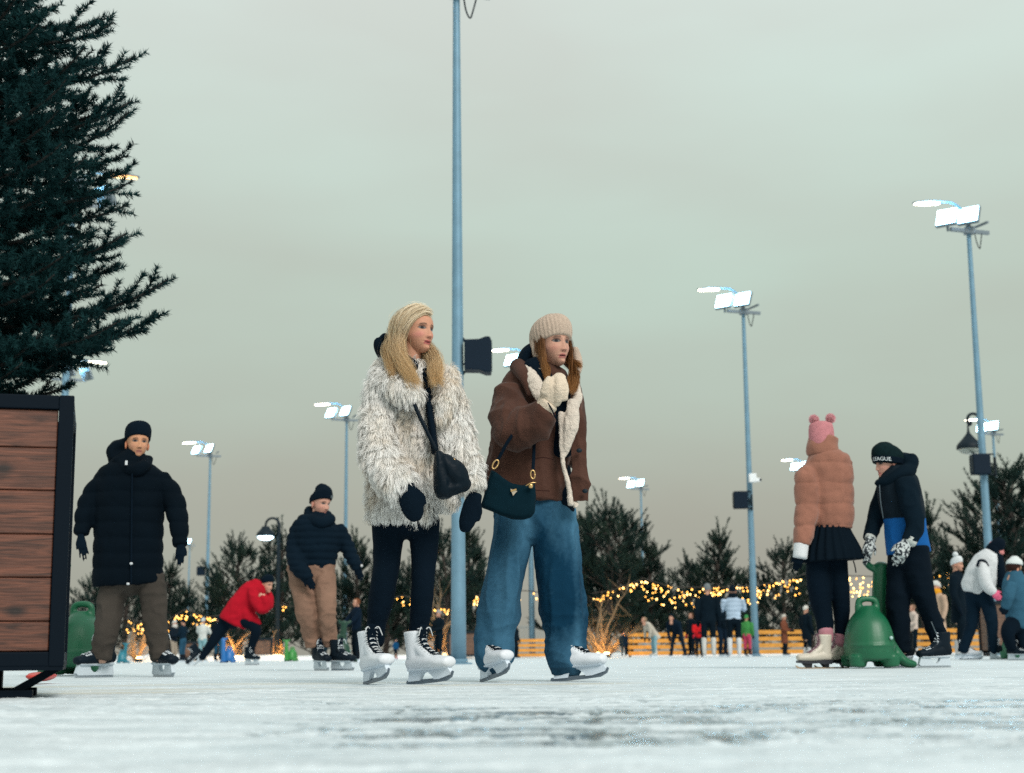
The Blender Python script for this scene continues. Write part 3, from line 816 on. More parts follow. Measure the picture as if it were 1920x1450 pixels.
def big_planter():
    al = R(15.2); ex = np.array([math.cos(al), math.sin(al), 0]); ey = np.array([-math.sin(al), math.cos(al), 0]); rot = rotz(al)
    W, Dp = 1.25, .67
    c0 = at(119.5, 1249, 5.2); c0[2] = 0                     # right front corner on the ice
    zb = at(129.5, 1250, 5.2)[2]; zt = at(129.5, 742, 5.2)[2]
    root = empty('wooden_planter', c0 - ex * W / 2 + ey * Dp / 2, 'large planter of reddish brown planks in a dark frame under the big spruce', 'planter')
    def bx(x0, x1, y0, y1, z0, z1):                          # x from the right corner to the left, y from front to back
        V, Fc = boxg(((x0 + x1) / 2, (y0 + y1) / 2, (z0 + z1) / 2), (abs(x1 - x0), abs(y1 - y0), z1 - z0))
        return V @ rot.T + c0, Fc
    s = .05
    Mf = mat('painted_frame', (.0015, .0055, .011), .6, spec=.08)
    fr = []
    for x0 in (-s, -W):
        for y0 in (0, Dp - s): fr.append(bx(x0, x0 + s, y0, y0 + s, zb, zt))
    for z0, z1 in ((zb, zb + s), (zt - s, zt)):
        for y0 in (0.001, Dp - s - .001): fr.append(bx(-W + s, -s, y0, y0 + s, z0 + .001, z1 - .001))
        for x0 in (-s - .001, -W + .001): fr.append(bx(x0, x0 + s, s, Dp - s, z0 + .001, z1 - .001))
    solid('frame', fr, Mf, root, bevel=.004)
    Mp = plank_mat('stained_planks', (.125, .042, .023))
    ys = [1228, 1165, 1083, 1002, 920, 840, 768]
    zs = [at(103, y, 5.2)[2] for y in ys]; zs[0] = zb + s; zs[-1] = zt - s
    def panel(name, mk):
        P_, cs = [], []
        for k in range(6):
            v, f = mk(zs[k] + .0015, zs[k + 1] - .0015); P_.append((v, f)); cs += [[(k * .37) % 1, (k * .71) % 1, (k * .53) % 1]] * len(v)
        o = part(name, *join(P_), Mp, root, False, np.array(cs)); 
        bm = bmesh.new(); bm.from_mesh(o.data); bmesh.ops.recalc_face_normals(bm, faces=bm.faces)
        bmesh.ops.bevel(bm, geom=bm.edges[:], offset=.003, segments=1, affect='EDGES'); bm.to_mesh(o.data); bm.free()
    panel('plank_panel', lambda a, b: bx(-W + s + .002, -s - .002, .014, .034, a, b))
    panel('plank_panel', lambda a, b: bx(-.034, -.014, s + .002, Dp - s - .002, a, b))
    panel('plank_panel', lambda a, b: bx(-W + .014, -W + .034, s + .002, Dp - s - .002, a, b))
    panel('plank_panel', lambda a, b: bx(-W + s + .002, -s - .002, Dp - .034, Dp - .014, a, b))
    solid('soil', [bx(-W + .06, -.06, .06, Dp - .06, zb + .02, zt - .09)], mat('dark_soil', (.03, .025, .02), .9), root)
    solid('floor_tray', [bx(-W + .003, -.003, .003, Dp - .003, zb - .012, zb + .012)], Mf, root)
    # pedestal: posts, skids and slanting braces
    for y0 in (.10, Dp - .19):
        for x0_ in (-.34, -W + .22): solid('post', [bx(x0_, x0_ + .12, y0, y0 + .09, .03, zb - .012)], Mf, root, bevel=.004)
        solid('skid', [bx(-W + .02, -.10, y0 - .012, y0 + .10, 0.0, .032)], Mf, root, bevel=.004)
        for xa, xb in ((-.012, -.16), (-W + .012, -W + .16)):
            q = [(xa, zb - .012), (xa + (.05 if xa > xb else -.05) * -1, zb - .012), (xb - (.02 if xa > xb else -.02), .03), (xb + (.035 if xa > xb else -.035), .03)]
            V, Fc = prism(q, y0 + .01, y0 + .07)
            solid('brace', [(V @ rot.T + c0, Fc)], Mf, root)
    return c0
big_planter()

# far planters
Mfp = plank_mat('far_planks', (.16, .085, .055))
def far_planter(px, D, wpx, ytop, lab, rz=0):
    b = gnd(px, D); k = mpp(b); W = wpx * k; H = at(px, ytop, D)[2]
    root = empty('wooden_planter', b, lab, 'planter', 'brown planters under the far pines')
    solid('box', [boxg(b + np.array([0, 0, H / 2 + .05]), (W * .92, W * .8, H - .12), rotz(rz))], Mfp, root, bevel=.01)
    e = W * .46
    fr = [boxg(b + rotz(rz) @ np.array([sx * e, sy * W * .4, H / 2 + .05]), (.06, .06, H - .09), rotz(rz)) for sx in (-1, 1) for sy in (-1, 1)]
    fr += [boxg(b + rotz(rz) @ np.array([0, sy * W * .41, z]), (W * .9, .05, .06), rotz(rz)) for sy in (-1, 1) for z in (.10, H - .03)]
    for f_ in fr: solid('frame_bar', [f_], M_dark, root)
    solid('feet', [boxg(b + rotz(rz) @ np.array([sx * e * .8, 0, .035]), (.1, W * .6, .07), rotz(rz)) for sx in (-1, 1)], M_dark, root)
far_planter(495, 46, 36, 1197, 'brown planter right of the red jacket, beside an orange lit trunk')
far_planter(362, 46, 34, 1203, 'brown planter behind the white jacket at the left floodlight pole')
far_planter(872, 45, 66, 1184, 'brown planter behind the thick pole, left of the wide jeans')
far_planter(1878, 30, 64, 1128, 'brown planter behind the woman in the white fleece')

# =================================================================== FENCES
M_yel = mat('orange_boards', (.62, .27, .035), .6, nscale=5, namp=.2)
M_post = mat('fence_post', (.10, .07, .04), .8)
def slat_fence(px0, px1, D, ytop, lab, rows_=4):
    a, b = gnd(px0, D), gnd(px1, D); H = at((px0 + px1) / 2, ytop, D)[2]
    L = b[0] - a[0]; c = (a + b) / 2
    root = empty('slat_fence', c, lab, 'fence', 'low orange board fences behind the ice')
    step = H / rows_
    for k in range(rows_):
        z = H - step * (k + .36)
        V, Fc = boxg(c + np.array([0, 0, z]), (L, .03, step * .62)); part('board', V, Fc, M_yel, root, False)
    for x in np.linspace(-.47, .47, max(2, int(L / 1.1) + 1)):
        V, Fc = boxg(c + np.array([x * L, .05, H * .48]), (.07, .06, H * .96)); part('post', V, Fc, M_post, root, False)
slat_fence(1178, 1296, 45, 1186, 'orange board fence behind the beige coat bending over')
slat_fence(1300, 1404, 45.3, 1183, 'orange board fence behind the pale blue puffer jacket')
slat_fence(1408, 1512, 45, 1181, 'orange board fence behind the brown coat, right of the pole with the camera')
slat_fence(958, 1030, 46, 1198, 'orange board fence seen between the wide jeans legs')
slat_fence(1690, 1852, 42, 1178, 'orange board fence behind the boy and the cream coat')
M_mesh = mat('grey_fence', (.25, .27, .26), .6)
def bar_fence(px0, px1, D, ytop, lab, n):
    a, b = gnd(px0, D), gnd(px1, D); H = at((px0 + px1) / 2, ytop, D)[2]; c = (a + b) / 2; L = b[0] - a[0]
    root = empty('bar_fence', c, lab, 'fence', 'grey bar fences far behind the rink')
    solid('bars', [boxg(c + np.array([L * (q - .5), 0, H / 2]), (.035, .03, H)) for q in np.linspace(0, 1, n)], M_mesh, root)
    solid('rail', [boxg(c + np.array([0, .03, z]), (L, .03, .05)) for z in (.15, H - .1)], M_mesh, root)
bar_fence(925, 1060, 62, 1172, 'grey bar fence above the orange boards between the wide jeans', 26)
bar_fence(1180, 1420, 62, 1168, 'grey bar fence behind the orange boards and the far skaters', 26)

# =================================================================== GARLANDS AND LIT TRUNKS
M_bulb = mat('garland_bulb', (1, .7, .3), emit=(1.0, .43, .06), estr=4.2)
M_bulb2 = mat('garland_bulb_bright', (1, .8, .5), emit=(1.0, .58, .17), estr=5.5)
bulb_me = mesh_np('bulb', *ellipsoid((0, 0, 0), (.019, .019, .023), 8, 6)); bulb_me.materials.append(M_bulb)
bulb_me2 = mesh_np('bulb_bright', *ellipsoid((0, 0, 0), (.021, .021, .025), 8, 6)); bulb_me2.materials.append(M_bulb2)
M_wire = mat('wire', (.03, .025, .02), .7)
def garland(pts, D, n, drop, lab, seed, bright=.25):
    r = np.random.default_rng(seed)
    W = np.array([at(x, y, D) for x, y in pts]); C = spline(W, 8)
    root = empty('string_light_garland', W[0], lab, 'string lights', 'golden garlands of hanging bulbs')
    V, Fc = tube(W, .014, 5, 8); part('wire', V, Fc, M_wire, root)
    k = mpp(W[0])
    for i in range(n):
        t = r.random() * (len(C) - 1); a = int(t); p = C[a] + (C[a + 1] - C[a]) * (t - a) if a < len(C) - 1 else C[-1]
        dz = drop * k * (r.random() ** 1.25)
        q = p + np.array([r.normal() * .03, r.normal() * .22, -dz - .03])
        o = bpy.data.objects.new('bulb', bulb_me2 if r.random() < bright else bulb_me); COL.objects.link(o); o.parent = root
        o.location = Vector(q - W[0]); s = r.uniform(.75, 1.25); o.scale = (s, s, s)
garland([(1203, 1084), (1262, 1100), (1325, 1101), (1352, 1101)], 46, 90, 38, 'long golden garland sagging behind the knitted grey hat', 1)
garland([(1350, 1101), (1400, 1100), (1450, 1092), (1512, 1076)], 46, 72, 34, 'golden garland rising from the pole with the camera to the tan jacket', 2)
garland([(1566, 1080), (1606, 1080), (1648, 1082)], 46, 50, 42, 'pale golden garland between the woman in the skirt and the green neck', 3, .6)
garland([(1728, 1080), (1760, 1077), (1796, 1068)], 46, 36, 34, 'golden garland over the yellow scarf', 4, .2)
garland([(308, 1168), (332, 1152), (352, 1143), (384, 1156), (428, 1152)], 48, 52, 20, 'golden garland above the white jacket left of the red jacket', 5, .1)
garland([(1112, 1112), (1150, 1106), (1204, 1086)], 47, 26, 14, 'sparse golden garland left of the thin distant pole', 6, .2)
garland([(890, 1118), (930, 1112), (980, 1108), (1022, 1112)], 47, 34, 18, 'golden garland seen between the wide jeans', 7, .5)
garland([(728, 1124), (760, 1118), (800, 1132), (842, 1142)], 48, 28, 16, 'sparse golden garland behind the black legs', 8, .2)
garland([(236, 1160), (262, 1166), (290, 1176)], 48, 26, 24, 'golden garland between the legs of the man in the long coat', 9, .1)
garland([(520, 1134), (556, 1138), (592, 1142), (622, 1146)], 49, 10, 8, 'few golden bulbs between the red jacket and the beige trousers', 10, .1)

M_lens = mat('uplight_lens', (1, .8, .5), emit=(1.0, .72, .38), estr=5)
M_warmbark = mat('pale_bark', (.22, .15, .085), .8, nscale=9, namp=.3)
def lit_trunk(px, D, ytop, n, seed, lab, ulab, power=60):
    r = np.random.default_rng(seed); b = gnd(px, D); k = mpp(b); H = at(px, ytop, D)[2]
    root = empty('bare_tree', b, lab, 'tree', 'bare trees lit orange from below')
    P_ = []; twigs = []
    for i in range(n):
        a = (i + .5) / n * 2 - 1 + r.uniform(-.15, .15); q = np.array([r.normal() * .04, r.normal() * .04, 0]); d = np.array([a * .7, r.uniform(-.35, .25), 1.0]); d /= np.linalg.norm(d)
        pts = [b + q * 0]; L = H * r.uniform(.75, 1.1)
        for j in range(6):
            d = d + r.normal(size=3) * .22 * np.array([1, 1, .4]); d /= np.linalg.norm(d); pts.append(pts[-1] + d * L / 6)
        pts = np.array(pts); rr = np.linspace(.055, .012, 7); P_.append(loft(np.column_stack([pts, rr, rr]), n=7, sub=2))
        for j in range(2, 7):
            for q_ in range(5):
                dd = d + r.normal(size=3) * .8; dd /= np.linalg.norm(dd)
                e = pts[j] + dd * H * r.uniform(.15, .4); m_ = (pts[j] + e) / 2 + r.normal(size=3) * .03
                twigs.append(np.array([pts[j], m_, e]))
    V, Fc = join(P_); part('trunk', V, Fc, M_warmbark, root)
    for q in range(60):
        a = r.uniform(-1, 1); d = np.array([a, r.uniform(-.6, .4), r.uniform(.3, 1)]); d /= np.linalg.norm(d); L = H * r.uniform(.3, .75)
        twigs.append(np.array([b + d * .02, b + d * L * .5 + r.normal(size=3) * .04, b + d * L + np.array([0, 0, .1])]))
    V, Fc, _ = ribbons(np.array(twigs), np.full(len(twigs), .016)); part('twigs', V, Fc, M_warmbark, root)
    # the uplight in front of it
    u = gnd(px, D - .75) + np.array([.06, 0, 0])
    up = empty('ground_uplight', u, 'warm uplight on the snow ' + ulab, 'lamp', 'warm uplights at the tree feet')
    solid('housing', [boxg(u + np.array([0, 0, .05]), (.2, .16, .10), rotz(.2))], M_dark, up, bevel=.01)
    V, Fc = boxg(u + np.array([0, .03, .112]), (.15, .12, .02), rotx(.5)); part('lens', V, Fc, M_lens, up, False)
    ld = bpy.data.lights.new('uplight_beam', 'POINT'); ld.energy = power * .5; ld.color = (1.0, .50, .12); ld.shadow_soft_size = .12
    lo = bpy.data.objects.new('uplight_beam', ld); COL.objects.link(lo); lo.location = Vector((0, .12, .30)); lo.parent = up
lit_trunk(1134, 44.5, 1128, 5, 4, 'bare tree glowing orange just right of the wide jeans, its trunk forked low', 'just right of the wide jeans', 75)
lit_trunk(1120, 46, 1088, 3, 5, 'thin orange branches higher up beside the wide jeans', 'nearest the right hem of the wide jeans', 25)
lit_trunk(256, 46, 1172, 5, 6, 'bare tree glowing orange between the legs of the man in the long coat', 'between the legs of the man in the long coat', 70)
lit_trunk(434, 46.5, 1176, 4, 7, 'bare tree glowing orange under the red jacket', 'under the red jacket', 80)
lit_trunk(518, 46.5, 1186, 2, 8, 'narrow orange lit trunk right of the brown planter', 'right of the brown planter beside the red jacket', 45)
lit_trunk(818, 46.5, 1120, 4, 9, 'orange lit branches left of the thick pole', 'left of the thick pole', 60)
# =================================================================== PEOPLE: HELPERS
M_skin = mat('skin', (.5, .3, .22), .58, vcol=True, spec=.22, bscale=220, bamp=.12)
M_hair = mat('hair', (.5, .4, .3), .55, vcol=True, spec=.2, thin=.3)
M_fur = mat('fur', (.7, .66, .6), .8, vcol=True, spec=.1, thin=.4)
def cloth(name, col, fine=160, ba=.35, nscale=6, namp=.14, rough=.9, sheen=.0, spec=.08, coarse=True):
    return mat(name, col, rough, nscale=nscale, namp=namp, bscale=fine, bamp=ba, sheen=sheen, spec=spec)
M_blk = cloth('black_cloth', (.0016, .0065, .0135))
M_blknit = cloth('black_knit', (.0018, .0072, .0145), 220, .5)
M_white = mat('white_leather', (.68, .72, .77), .5, nscale=14, namp=.06)
M_holder = mat('white_holder', (.62, .70, .78), .35, nscale=20, namp=.06)
M_blade = mat('steel_blade', (.16, .20, .24), .35, .6)
M_steel = mat('bright_steel', (.45, .5, .54), .3, .8)
M_lace = mat('laces', (.55, .58, .60), .7)
M_gold = mat('gold_metal', (.62, .40, .17), .3, .85)

def person(px, D, label, group=None):
    return empty('person', gnd(px, D), label, 'person', group)
def ch(D, pts, **kw):
    rows_ = []
    for p in pts:
        px, py, dy, w_, dep = p
        q = at(px, py, D + dy); k = mpp(q)
        rows_.append((*q, w_ * k, dep * w_ * k if dep > 0 else -dep))
    return loft(rows_, **kw)
def pts3(D, pts): return np.array([at(x, y, D + d) for x, y, d in pts])
def folds(amp, sc=(14, 14, 5), seed=0, fine=.3):
    def f(P, Nn):
        a = vnoise(P * np.array(sc), 1.0, seed); b = vnoise(P * np.array(sc) * 2.3, 1.0, seed + 5)
        return amp * ((1 - np.abs(a)) ** 2 - .5) + amp * fine * b
    return f
def quilt_z(h, amp, off=0, seed=3, tilt=0.0, ex=.55):
    def f(P, Nn):
        zz = P[:, 2] + tilt * P[:, 0] + .010 * vnoise(P, 7, seed)
        return amp * (np.abs(np.sin(math.pi * (zz + off) / h)) ** ex - .75) + amp * .25 * vnoise(P, 26, seed + 2)
    return f
def addf(*fs): return lambda P, Nn: sum(f(P, Nn) for f in fs)

# ---- head -----------------------------------------------------------------
class Head:
    def __init__(s, c, scale=1.0, yaw=0, pitch=0, roll=0):
        s.c, s.s = np.array(c, float), scale
        s.R = rotz(R(yaw)) @ rotx(R(pitch)) @ roty(R(roll))
    def T(s, P): return s.c + (np.asarray(P, float) * s.s) @ s.R.T
    def inv(s, P): return ((np.asarray(P, float) - s.c) @ s.R) / s.s
    def face(s, nT=110, nP=90, skin=(.50, .275, .185), lip=(.42, .13, .12), brow=(.10, .06, .04), blush=.35, iris=(.012, .013, .016), stubble=0, fem=True, ears=True, mouth_open=.0, teeth=0, smile=0.0, lash=.7):
        q = np.linspace(-math.pi, math.pi, nT, endpoint=False)
        th = q - .62 * np.sin(q)
        u = np.linspace(0, 1, nP); ph = -math.pi / 2 + math.pi * u + .28 * np.sin(2 * math.pi * u)
        TH, PH = np.meshgrid(th, ph)
        d = np.stack([np.sin(TH) * np.cos(PH), -np.cos(TH) * np.cos(PH), np.sin(PH)], axis=-1).reshape(-1, 3)
        o = np.array([0, .008, -.012]); rs = []
        for c, Rr in (((0, .016, .026), (.074, .093, .086)), ((0, -.022, -.028), (.062, .068, .080)), ((0, -.052, -.088), (.030, .032, .026)), ((0, -.012, -.066), (.050, .060, .040)), ((0, -.03, .03), (.064, .060, .06))):
            c, Rr = np.array(c), np.array(Rr)
            a = ((d / Rr) ** 2).sum(1); b = ((o - c) / Rr * (d / Rr)).sum(1); cc = (((o - c) / Rr) ** 2).sum() - 1
            ds = b * b - a * cc; rs.append(np.where(ds > 0, (-b + np.sqrt(np.maximum(ds, 0))) / a, 0))
        rs = np.array(rs); k = 140; r = np.log(np.exp(k * rs).sum(0)) / k
        P = o + d * r[:, None]
        x, y, z = P.T.copy()
        front = smooth01((-d[:, 1] - .15) / .5)
        x *= 1 - (.30 if fem else .16) * smooth01((-.022 - z) / .085)
        g = lambda X, Z, sx, sz: np.exp(-((x - X) / sx) ** 2 - ((z - Z) / sz) ** 2)
        gs = lambda X, Z, sx, sz: g(X, Z, sx, sz) + g(-X, Z, sx, sz)
        f = np.zeros_like(x)
        nz_ = np.clip((.012 - z) / .053, 0, 1)
        prof = np.where(z > -.043, .004 + .0135 * nz_ ** 1.25, .0175 * smooth01((z + .056) / .013)) * smooth01((.024 - z) / .02)
        f += prof * np.exp(-(x / (.0080 + .0030 * nz_)) ** 2)
        f += .0055 * gs(.0110, -.043, .0055, .0065)
        f -= .0115 * gs(.031, .001, .016, .0105)
        f += .0055 * gs(.031, .000, .0105, .0075)               # eyeball under the lids
        f += .0035 * gs(.030, .018, .02, .006)
        f += (.004 if fem else .003) * gs(.042, -.030, .018, .014)
        sm = smile * .0042 * np.clip(np.abs(x) / .022, 0, 1) ** 2
        zl = z - sm
        gl = lambda Z, sx, sz: np.exp(-(x / sx) ** 2 - ((zl - Z) / sz) ** 2)
        f += .0070 * gl(-.0665, .019, .0050) + .0082 * gl(-.0785, .018, .0058) - (.0045 + .006 * mouth_open) * gl(-.0722, .018, .0026)
        f += .006 * g(0, -.100, .016, .012)
        f -= .003 * g(0, -.089, .02, .005)
        y -= f * front
        P = np.column_stack([x, y, z])
        n_ = fbm(P, 60, 4, 2)
        col = np.array(skin)[None] * (1 + .06 * n_[:, None])
        def mix(c, wgt): 
            nonlocal col
            wgt = np.clip(wgt, 0, 1)[:, None] * front[:, None]; col = col * (1 - wgt) + np.array(c)[None] * wgt
        mix((.62, .24, .20), blush * gs(.044, -.034, .02, .016)); mix((.62, .26, .2), blush * .7 * g(0, -.045, .012, .010))
        if stubble:
            mix((.13, .075, .055), stubble * np.clip(np.exp(-((z + .062) / .008) ** 2) * np.exp(-(x / .028) ** 2) * 1.3 + .75 * smooth01((-.072 - z) / .02) + .45 * smooth01((np.abs(x) - .035) / .015) * smooth01((-.045 - z) / .02), 0, 1) * (.75 + .4 * fbm(P, 160, 9, 2)))
        inl = smooth01((.0235 - np.abs(x)) / .003) * smooth01((.0068 - np.abs(zl + .0668) + .0 * x) / .002) * smooth01((.0250 - np.abs(x) - .9 * np.abs(zl + .0735)) / .003)
        inl2 = smooth01((.0215 - np.abs(x)) / .003) * smooth01((.0060 - np.abs(zl + .0785)) / .002)
        mix(lip, np.maximum(inl, inl2) * .92)
        mix((.06, .02, .02), np.exp(-((zl + .0722) / (.0011 + .0022 * mouth_open)) ** 2) * smooth01((.018 - np.abs(x)) / .004))
        if teeth: mix((.62, .55, .50), teeth * np.exp(-((zl + .0715) / .0020) ** 2) * smooth01((.0165 - np.abs(x)) / .004))
        ax = np.abs(x); ex = (ax - .031) / .0162
        alm = .0074 * np.sqrt(np.clip(1 - ex ** 2, 0, 1)); ez = z - .0005 - .0012 * ex
        mix(np.array(brow) * .9, lash * np.exp(-((ez - alm - .0010) / .0032) ** 2) * (np.abs(ex) < 1.2))          # lashes
        mix(np.array(brow) * 1.6, .55 * lash * np.exp(-((ez + alm * .75 + .0005) / .0016) ** 2) * (np.abs(ex) < 1.0))
        mix((.17, .085, .07), (.6 if fem else .45) * np.exp(-(ex / 1.15) ** 2 - ((ez - .009) / .006) ** 2))
        ins = (np.abs(ez) < alm * .95) & (np.abs(ex) < 1)
        mix((.15, .13, .125), ins * 1.0)
        mix(iris, (np.hypot(ax - .031, ez) < .0075) & ins)
        bz = .0172 + .0032 * np.clip(1 - ((ax - .028) / .02) ** 2, -1, 1) - .12 * np.clip(ax - .036, 0, 1)
        mix(brow, .9 * np.exp(-((z - bz) / .0036) ** 2) * smooth01((ax - .012) / .004) * smooth01((.050 - ax) / .006))
        mix((.10, .03, .03), .75 * np.exp(-((ax - .0075) / .004) ** 2 - ((z + .0505) / .0026) ** 2))
        nV = nT * nP; Fc = []
        idx = np.arange(nV).reshape(nP, nT)
        a = idx[:-1]; b = np.roll(idx, -1, axis=1)[:-1]; c = np.roll(idx, -1, axis=1)[1:]; e = idx[1:]
        Fc = np.stack([a, b, c, e], axis=-1).reshape(-1, 4).tolist()
        s.grid = (P, d, nT, nP)
        pcs = [(P, Fc)]; cols = [col]
        nk = loft([(0, .022, -.055, .050, .052), (0, .030, -.11, .047, .050), (0, .04, -.19, .058, .056)], n=18, sub=3)
        pcs.append(nk); cols.append(np.repeat(np.array(skin)[None] * .95, len(nk[0]), 0))
        if ears:
            for sx in (-1, 1):
                e_ = ellipsoid((sx * .075, .018, -.018), (.009, .018, .030), 12, 8, rotz(sx * .35)); pcs.append(e_)
                cols.append(np.repeat(np.array([[skin[0] * 1.02, skin[1] * .85, skin[2] * .85]]), len(e_[0]), 0))
        V, Fc = join(pcs)
        return s.T(V), Fc, np.vstack(cols)
    def surf(s, d, off):
        P, dd, nT, nP = s.grid; d = np.array(d, float); d /= np.linalg.norm(d)
        i = int(np.argmax(dd @ d)); return P[i] + d * off
    def cap(s, mask, off):
        P, d, nT, nP = s.grid
        ok = mask(P); Q = P + d * off; idx = np.arange(len(P)).reshape(nP, nT)
        a = idx[:-1]; b = np.roll(idx, -1, axis=1)[:-1]; c = np.roll(idx, -1, axis=1)[1:]; e = idx[1:]
        q = np.stack([a, b, c, e], axis=-1).reshape(-1, 4)
        q = q[ok[q].all(axis=1)]
        return s.T(Q), q
    def hat(s, rows_, tilt=.25, n=40, ripple=None, sub=5, cap=(.05, .5)):
        V, Fc = loft(rows_, n=n, sub=sub, cap=cap, ripple=ripple)
        V = V.copy(); V[:, 2] -= tilt * V[:, 1]
        return s.T(V), Fc
BEANIE = [(0, .006, .020, .0845, .106), (0, .008, .055, .087, .107), (0, .014, .095, .081, .098), (0, .018, .128, .060, .072), (0, .02, .145, .028, .034)]
def body_under(root, chains, head, name='body', voxel=.02):
    """the body itself: torso, arms and legs under the clothes, fused, with the modelled head"""
    V, Fc = join(chains)
    base = origin_of(root)
    me = mesh_np('b', V - base, Fc); fix_normals(me)
    t = bpy.data.objects.new('raw', me); COL.objects.link(t)
    md = t.modifiers.new('r', 'REMESH'); md.mode = 'VOXEL'; md.voxel_size = voxel
    ev = t.evaluated_get(bpy.context.evaluated_depsgraph_get()); m2 = bpy.data.meshes.new_from_object(ev)
    bpy.data.objects.remove(t); bpy.data.meshes.remove(me)
    P = get_np(m2).astype(float) + base; q = [tuple(p.vertices) for p in m2.polygons]
    bpy.data.meshes.remove(m2)
    hv, hf, hc = head
    V, Fc = join([(hv, hf), (P, q)])
    return part(name, V, Fc, M_skin, root, True, np.vstack([hc, np.repeat(np.array([[.5, .3, .22]]), len(P), 0)]))
def slim(D, pts, k=.6):
    return ch(D, [(a, b, c, w_ * k, dp if dp > 0 else dp * k) for a, b, c, w_, dp in pts], n=12, sub=3)

